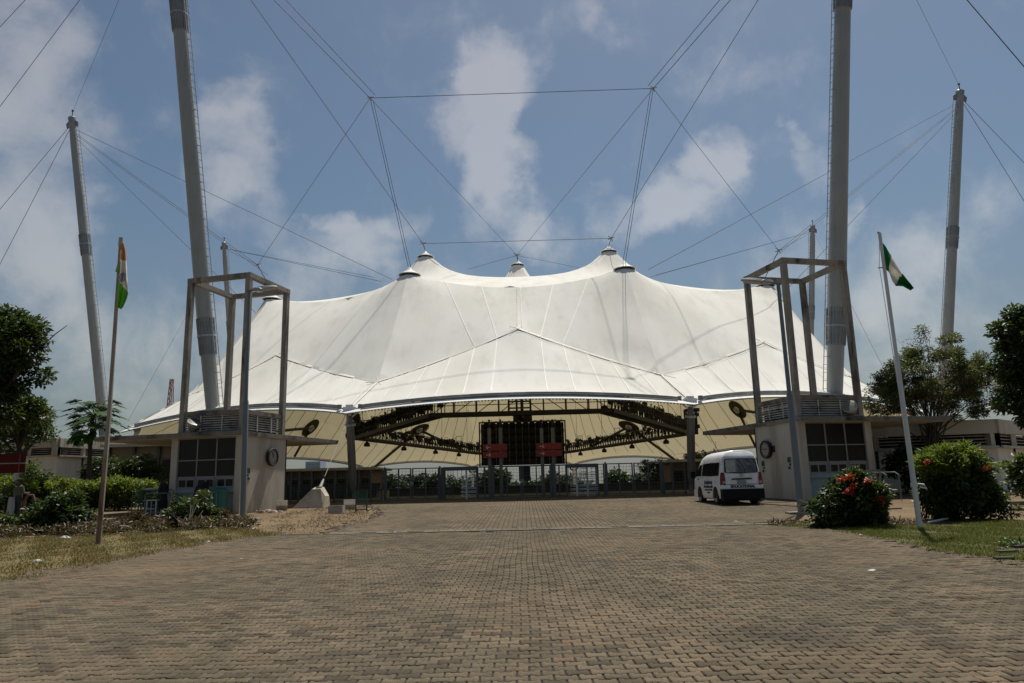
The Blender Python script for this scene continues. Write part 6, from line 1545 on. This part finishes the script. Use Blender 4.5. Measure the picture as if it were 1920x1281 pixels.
tree('round dark tree under the tent edge left of the van', gnd(1235, 80) * (1, 1, 0), [ell(1238, 900, 80, 32, 34), ell(1222, 890, 80, 20, 24), ell(1256, 890, 80, 20, 26)], L_dark, 5000, .3, 40, .7, 1, .15)
tree('leafy tree crown peeping over the van under the tent edge', gnd(1340, 86) * (1, 1, 0), [ell(1330, 866, 86, 42, 16), ell(1300, 868, 86, 26, 14)], L_dry, 2600, .35, 30, .7, 1, .15)
tree('bare twiggy bush beside the brown building behind the left gate', gnd(708, 78) * (1, 1, 0), [ell(708, 905, 78, 16, 22)], L_dry, 700, .25, 22, .5, 3, .06, nlimb=30)
def bush(lb, base, ells, leafm, nleaf, size, nclump, rc, top=None, nm='bush', cat='bush', aspect=.42, group=None):
    base = np.array(base, float); t = thing(nm, lb, cat, base, group); p, C, tone, e = clump_points(ells, nclump, nleaf, rc, .9)
    k = p[:, 2] > gz(base[1]) + .02; link('foliage', leaf_mesh('foliage', p[k] - base, size, leafm, aspect, .1, tone[k], e[k] * .5), t)
    mb = MB()
    for i in RNG.choice(len(C), min(16, len(C)), replace=False):
        pth = limb_path(base + RNG.normal(0, .12, 3) * (1, 1, 0), C[i], 5, .08); rs = min(.026, .09 * rc); mb.tube(pth, np.linspace(rs, rs * .3, 5), 5)
    if nleaf >= 1000: mb.build('stems', M_bark, t, True)
    return t, C
def flowers(t, pts, r, m):
    base = WL[t.name]
    for q in pts:
        p = np.array(q) + RNG.normal(0, r * .45, (70, 3)) * (1, 1, .8); link('flower_head', leaf_mesh('flower_head', p - base, r * .8, m, .8), t)
M_flow = leaf_mat('petal_red', (.35, .015, .012), (.60, .05, .03), None, .3)
fbs = G(1595, 984)
t, C = bush('flowering bush with red blossoms beside the right lamp pole', fbs, [ell(1563, 948, 19.6, 38, 38), ell(1616, 940, 19.6, 38, 46), ell(1590, 914, 19.6, 30, 26), ell(1622, 968, 19.6, 30, 20), ell(1545, 968, 19.6, 26, 20), ell(1648, 975, 19.4, 14, 11)], L_dark, 9500, .16, 110, .20)
flowers(t, [P(x, y, 19.0) for x, y in ((1594, 895), (1600, 912), (1626, 902), (1649, 935), (1592, 921), (1578, 899))], .09, M_flow)
bb = G(1800, 974)
t, C = bush('largest dark round bush behind the white flagpole', bb, [ell(1790, 912, 21.2, 58, 54), ell(1832, 908, 21.2, 44, 48), ell(1757, 932, 21.2, 36, 40), ell(1805, 940, 21.2, 68, 38), ell(1768, 884, 21.2, 34, 30), ell(1880, 955, 20.9, 18, 20)], L_dark, 15000, .15, 170, .22)
flowers(t, [P(x, y, 20.2) for x, y in ((1739, 866), (1848, 878))], .07, M_flow)
bush('yellow-green feathery shrub growing out of the big bush top', bb + (-.5, .8, 0), [ell(1765, 866, 21.0, 46, 22), ell(1796, 850, 21.0, 28, 16), ell(1842, 868, 21.0, 32, 12)], L_yel, 5200, .17, 70, .18, aspect=.25)
bush('leafy plant at the right picture edge beyond the lawn', G(1925, 935), [ell(1925, 900, 25, 22, 34)], L_mid, 900, .3, 16, .3)
bush('dark bush under the thin tree behind the hooped rails', gnd(1700, 38), [ell(1700, 880, 38, 32, 38), ell(1725, 870, 38, 26, 40)], L_dark, 3500, .22, 40, .35)
bush('pale feathery shrub under the right booth roof', gnd(1660, 48), [ell(1665, 830, 48, 34, 22), ell(1700, 838, 48, 26, 20)], L_dry, 2200, .25, 40, .4)
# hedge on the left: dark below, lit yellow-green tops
hd = thing('hedge', 'long clipped hedge with yellow-green top left of the booth', 'hedge', gnd(160, 40)); base = WL[hd.name]
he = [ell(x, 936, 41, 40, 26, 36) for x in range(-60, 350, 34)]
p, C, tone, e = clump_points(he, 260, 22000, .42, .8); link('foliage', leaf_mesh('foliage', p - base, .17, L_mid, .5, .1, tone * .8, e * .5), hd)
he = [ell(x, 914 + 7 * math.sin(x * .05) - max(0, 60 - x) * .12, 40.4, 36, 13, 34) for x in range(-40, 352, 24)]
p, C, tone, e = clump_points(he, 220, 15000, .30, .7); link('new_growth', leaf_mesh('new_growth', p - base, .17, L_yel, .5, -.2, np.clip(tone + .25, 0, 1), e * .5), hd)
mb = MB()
for k in range(40): q = np.array([P(-50 + k * 9, 940, 41)[0], 41 + RNG.uniform(-.6, .6), gz(41)]); mb.tube(limb_path(q, q + RNG.normal(0, .25, 3) * (1, 1, 0) + (0, 0, 1.3), 4), np.linspace(.03, .012, 4), 5)
mb.build('stems', M_bark, hd)
bush('tall dark rounded shrub behind the hedge by the papaya', gnd(195, 50), [ell(200, 885, 50, 44, 24), ell(225, 890, 50, 30, 20)], L_dark, 4200, .24, 60, .4)
bush('dark shrub behind the hedge in the shade of the booth roof', gnd(260, 50), [ell(262, 880, 50, 34, 22), ell(285, 895, 50, 24, 18)], L_dark, 2600, .24, 40, .4)
bush('light green shrub left of the white building behind the hedge', gnd(60, 52), [ell(20, 888, 52, 50, 20), ell(70, 897, 52, 30, 12)], L_mid, 3600, .25, 50, .4)
bush('dark glossy bush in front of the hedge left of the rusty flagpole', G(110, 998), [ell(112, 965, 24.5, 46, 30), ell(140, 975, 24.5, 34, 22), ell(80, 978, 24.5, 30, 22), ell(125, 935, 24.5, 26, 20)], L_dark, 5200, .19, 80, .25)
bush('dark tuft of weeds with green leaves at the left picture edge', G(28, 1002), [ell(25, 985, 24, 26, 16)], L_mid, 900, .15, 20, .16)
bush('leafy bush with whitish young leaves in front of the left booth', G(352, 992), [ell(345, 962, 26, 32, 26), ell(372, 950, 26, 22, 26), ell(330, 980, 26, 26, 14)], L_mid, 3400, .15, 60, .18)
bush('small leafy plant left of the left lamp pole', G(408, 994), [ell(408, 976, 26, 20, 16), ell(398, 966, 26, 10, 18)], L_mid, 800, .16, 20, .14)
bush('dry spiky brown clump between the flagpole and the leafy bush', G(252, 996), [ell(252, 982, 25.5, 17, 13)], L_brown, 900, .28, 14, .12, aspect=.12)
bush('brown spiky sprig beside the small leafy plant', G(423, 990), [ell(422, 975, 26, 6, 14)], L_brown, 160, .3, 6, .08, aspect=.14)
# weeds along the left verge and dead grass on the earth patches
def scatter(name, poly, n, size, m, h, lb, nm=None):
    q = np.array(poly); lo, hi = q.min(0), q.max(0); x = RNG.uniform(lo[0], hi[0], n); y = RNG.uniform(lo[1], hi[1], n)
    cl = (np.sin(x * 1.9 + 2) + np.sin(y * 2.7 + x) + np.sin(x * 4.7 + y * 1.3) * .7) > RNG.normal(-.2, .7, n); k = inside(poly, x, y) & cl; x, y = x[k], y[k]
    p = np.stack([x, y, np.array([gz(v) for v in y]) + RNG.uniform(0, 1, len(x)) ** 1.6 * h], 1)
    return tag(link(name, leaf_mesh(name, p, size, m, .25, -.6)), lb, kind='stuff')
VERGE = px_ground((-40, 1012), (120, 1006), (230, 1003), (380, 993), (485, 996), (480, 984), (380, 982), (230, 986), (60, 990), (-40, 992))
scatter('weeds', VERGE, 24000, .16, L_brown, .32, 'dry brown weeds along the left verge'); scatter('weeds', VERGE, 5000, .14, L_mid, .26, 'low green weeds along the left verge')
PATCH = px_ground((470, 1000), (600, 997), (700, 980), (720, 962), (640, 948), (540, 962), (480, 978))
scatter('dead_grass', PATCH, 9000, .08, L_brown, .03, 'dead grass on the earth patch in front of the anchor block')
PATCH2 = px_ground((1440, 985), (1560, 988), (1720, 985), (1720, 972), (1640, 980), (1540, 984), (1450, 976))
scatter('dead_grass', PATCH2, 6000, .10, L_brown, .06, 'dry grass round the right lamp pole footing')
EDGE_L = [(x + dx, y + dy) for dx, dy in ((0, .0),) for x, y in LEFT_EDGE] + [(x + .5, y - .25) for x, y in LEFT_EDGE[::-1]]
scatter('dead_grass', EDGE_L, 5000, .06, L_brown, .02, 'dry grass straying over the left paving edge')
EDGE_R = list(RIGHT_EDGE) + [(x - .35, y - .2) for x, y in RIGHT_EDGE[::-1]]
scatter('dead_grass', EDGE_R, 2500, .05, L_brown, .02, 'dry grass straying over the right paving edge')
# papaya with big lobed leaves
pb = gnd(172, 46); tp = P(177, 778, 46); t = thing('papaya_tree', 'papaya with big lobed drooping leaves beside the rusty flagpole', 'tree', pb)
MB().tube(limb_path(pb, tp, 8, .02), np.linspace(.16, .10, 8), 10).build('trunk', M_bark, t, True)
def papleaf(c, d, L, droop):
    d = np.array(d, float); d /= np.linalg.norm(d); s_ = np.cross(d, (0, 0, 1)); s_ /= np.linalg.norm(s_) + 1e-9; n_ = np.cross(s_, d); vs = [c]; fs = []
    for k in range(7):
        a = R(-105 + 35 * k); ax = d * math.cos(a) + s_ * math.sin(a) - np.array([0, 0, droop * (.4 + .3 * math.cos(a))]); w_ = np.cross(n_, ax); ll = L * (1 - .07 * abs(k - 3))
        i = len(vs); vs += [c + ax * ll * .35 + w_ * L * .10, c + ax * ll * .62 + w_ * L * .17, c + ax * ll * .72 + w_ * .05 * L, c + ax * ll, c + ax * ll * .72 - w_ * .05 * L, c + ax * ll * .62 - w_ * L * .17, c + ax * ll * .35 - w_ * L * .10]
        fs.append((0, i, i + 1, i + 2, i + 3, i + 4, i + 5, i + 6))
    return vs, fs
M_pap = mat('papaya_leaf', (.045, .10, .018), .7, var=.4, vscale=2, spec=.12)
M_papst = mat('papaya_stalk', (.10, .12, .05), .6)
for k in range(38):
    a = k * 2.4; el = R(55 - k * 2.1); d = np.array([math.cos(a) * math.cos(el), math.sin(a) * math.cos(el), math.sin(el)]); L = 1.0 + RNG.uniform(0, .75)
    st = tp - (0, 0, .25 * k / 24); en = st + d * L - (0, 0, .12 * L); vs, fs = papleaf(en, d * (1, 1, .3) + (0, 0, -.35), .66 + RNG.uniform(0, .2), .35)
    lf = MB().poly(vs, fs).build('leaf', M_pap, t); MB().tube([st, st * .5 + en * .5 + (0, 0, .08), en], [.028, .02, .012], 5).build('stalk', M_papst, lf)
for (px_, py_) in ((145, 822), (176, 818)):
    en = P(px_, py_, 45.6)
    for q in range(4):
        vs, fs = papleaf(en + RNG.normal(0, .12, 3), (RNG.normal(0, .4), RNG.normal(0, .4), -1), .6, .2); lf = MB().poly(vs, fs).build('leaf', M_pap, t)
    MB().tube([tp - (0, 0, .2), tp * .5 + en * .5 + (0, 0, .5), en], [.03, .022, .015], 5).build('stalk', M_papst, lf)
MB().ball(tp - (.05, .15, .45), .14, sc=(.8, .8, 1.3)).ball(tp - (-.12, .12, .5), .12, sc=(.8, .8, 1.3)).build('fruit', M_pap, t, True)
# ------------------------------------------------------------------ litter and edging pieces
M_bag = mat('plastic_bag', (.55, .55, .52), .5, var=.15, bump=.6, bscale=30); M_bag2 = mat('plastic_bag_mixed', (.40, .46, .48), .5, var=.5, vscale=12, col2=(.45, .28, .2), bump=.6, bscale=30)
def rag(px_, py_, w_, h, m, lb, cat='litter'):
    c = G(px_, py_); mb = MB(); n = 11; vs = [c + (0, 0, h)]
    for r_, hh in ((.55, .8), (1., .0)):
        for j in range(n): a = 2 * math.pi * j / n; k = RNG.uniform(.7, 1.15); vs.append(c + (w_ * r_ * k * math.cos(a), w_ * .6 * r_ * k * math.sin(a), max(0, h * hh * RNG.uniform(.3, 1.1)) + .004))
    mb.poly(vs, [(0, 1 + j, 1 + (j + 1) % n) for j in range(n)] + [(1 + j, 1 + n + j, 1 + n + (j + 1) % n, 1 + (j + 1) % n) for j in range(n)]).build('litter', m, label=lb, cat=cat)
rag(121, 1009, .19, .07, M_bag, 'white crumpled plastic bag in the dry grass left of the flagpole'); rag(70, 1053, .12, .05, M_bag, 'small pale plastic bag near the paving in the dry grass')
rag(1606, 986, .17, .09, M_bag2, 'coloured plastic rubbish at the foot of the flowering bush'); rag(1636, 1070, .07, .02, M_bag, 'white scrap lying on the paving at the right')
rag(390, 1017, .07, .04, M_bag2, 'bluish scrap on the paving edge at the left'); rag(477, 992, .12, .06, M_bag, 'white scrap by the left lamp footing'); rag(741, 998, .05, .03, M_bag, 'tiny white scrap on the drain line'); rag(256, 961, .14, .1, M_bag, 'white bag under the green barriers')
rag(452, 1048, .03, .012, M_bag, 'tiny white speck on the paving left of centre'); rag(1613, 1003, .05, .015, M_bag, 'small white scrap on the right lawn edge'); rag(1380, 978, .06, .02, M_bag, 'white speck on the paving before the van')
M_kerb = mat('old_kerb', (.10, .10, .065), .95, var=.4, vscale=5, bump=.5, bscale=15, stain=(.05, .05, .04))
for (px_, py_, sx_, rz, lb) in ((1888, 1036, .36, 6, 'upper broken kerb stone in the grass at the right edge'), (1882, 1049, .28, -4, 'lower broken kerb stone in the grass at the right edge'), (1916, 1026, .38, 20, 'kerb stone half out of the picture at the right edge')):
    c = G(px_, py_); MB().box(c + (0, 0, .0), (sx_, .12, .08), rz=R(rz)).build('kerb_stone', M_kerb, label=lb, cat='kerb stone')
bush('small weedy plant growing between the broken kerb stones', G(1908, 1036), [ell(1908, 1030, 14.5, 26, 12)], L_mid, 500, .11, 20, .1)
p, q = G(1740, 982), G(1795, 972); MB().tube([p + (0, 0, .03), q + (0, 0, .05)], .028, 8).build('white_pipe', M_white, label='thin white pipe lying on the grass before the big bush', cat='pipe')
p, q = G(1880, 948), G(1945, 946); MB().bar(p + (0, 0, .06), q + (0, 0, .06), .14, .14).build('kerb_edge', M_drain, label='pale kerb line at the right edge beyond the lawn', cat='kerb')
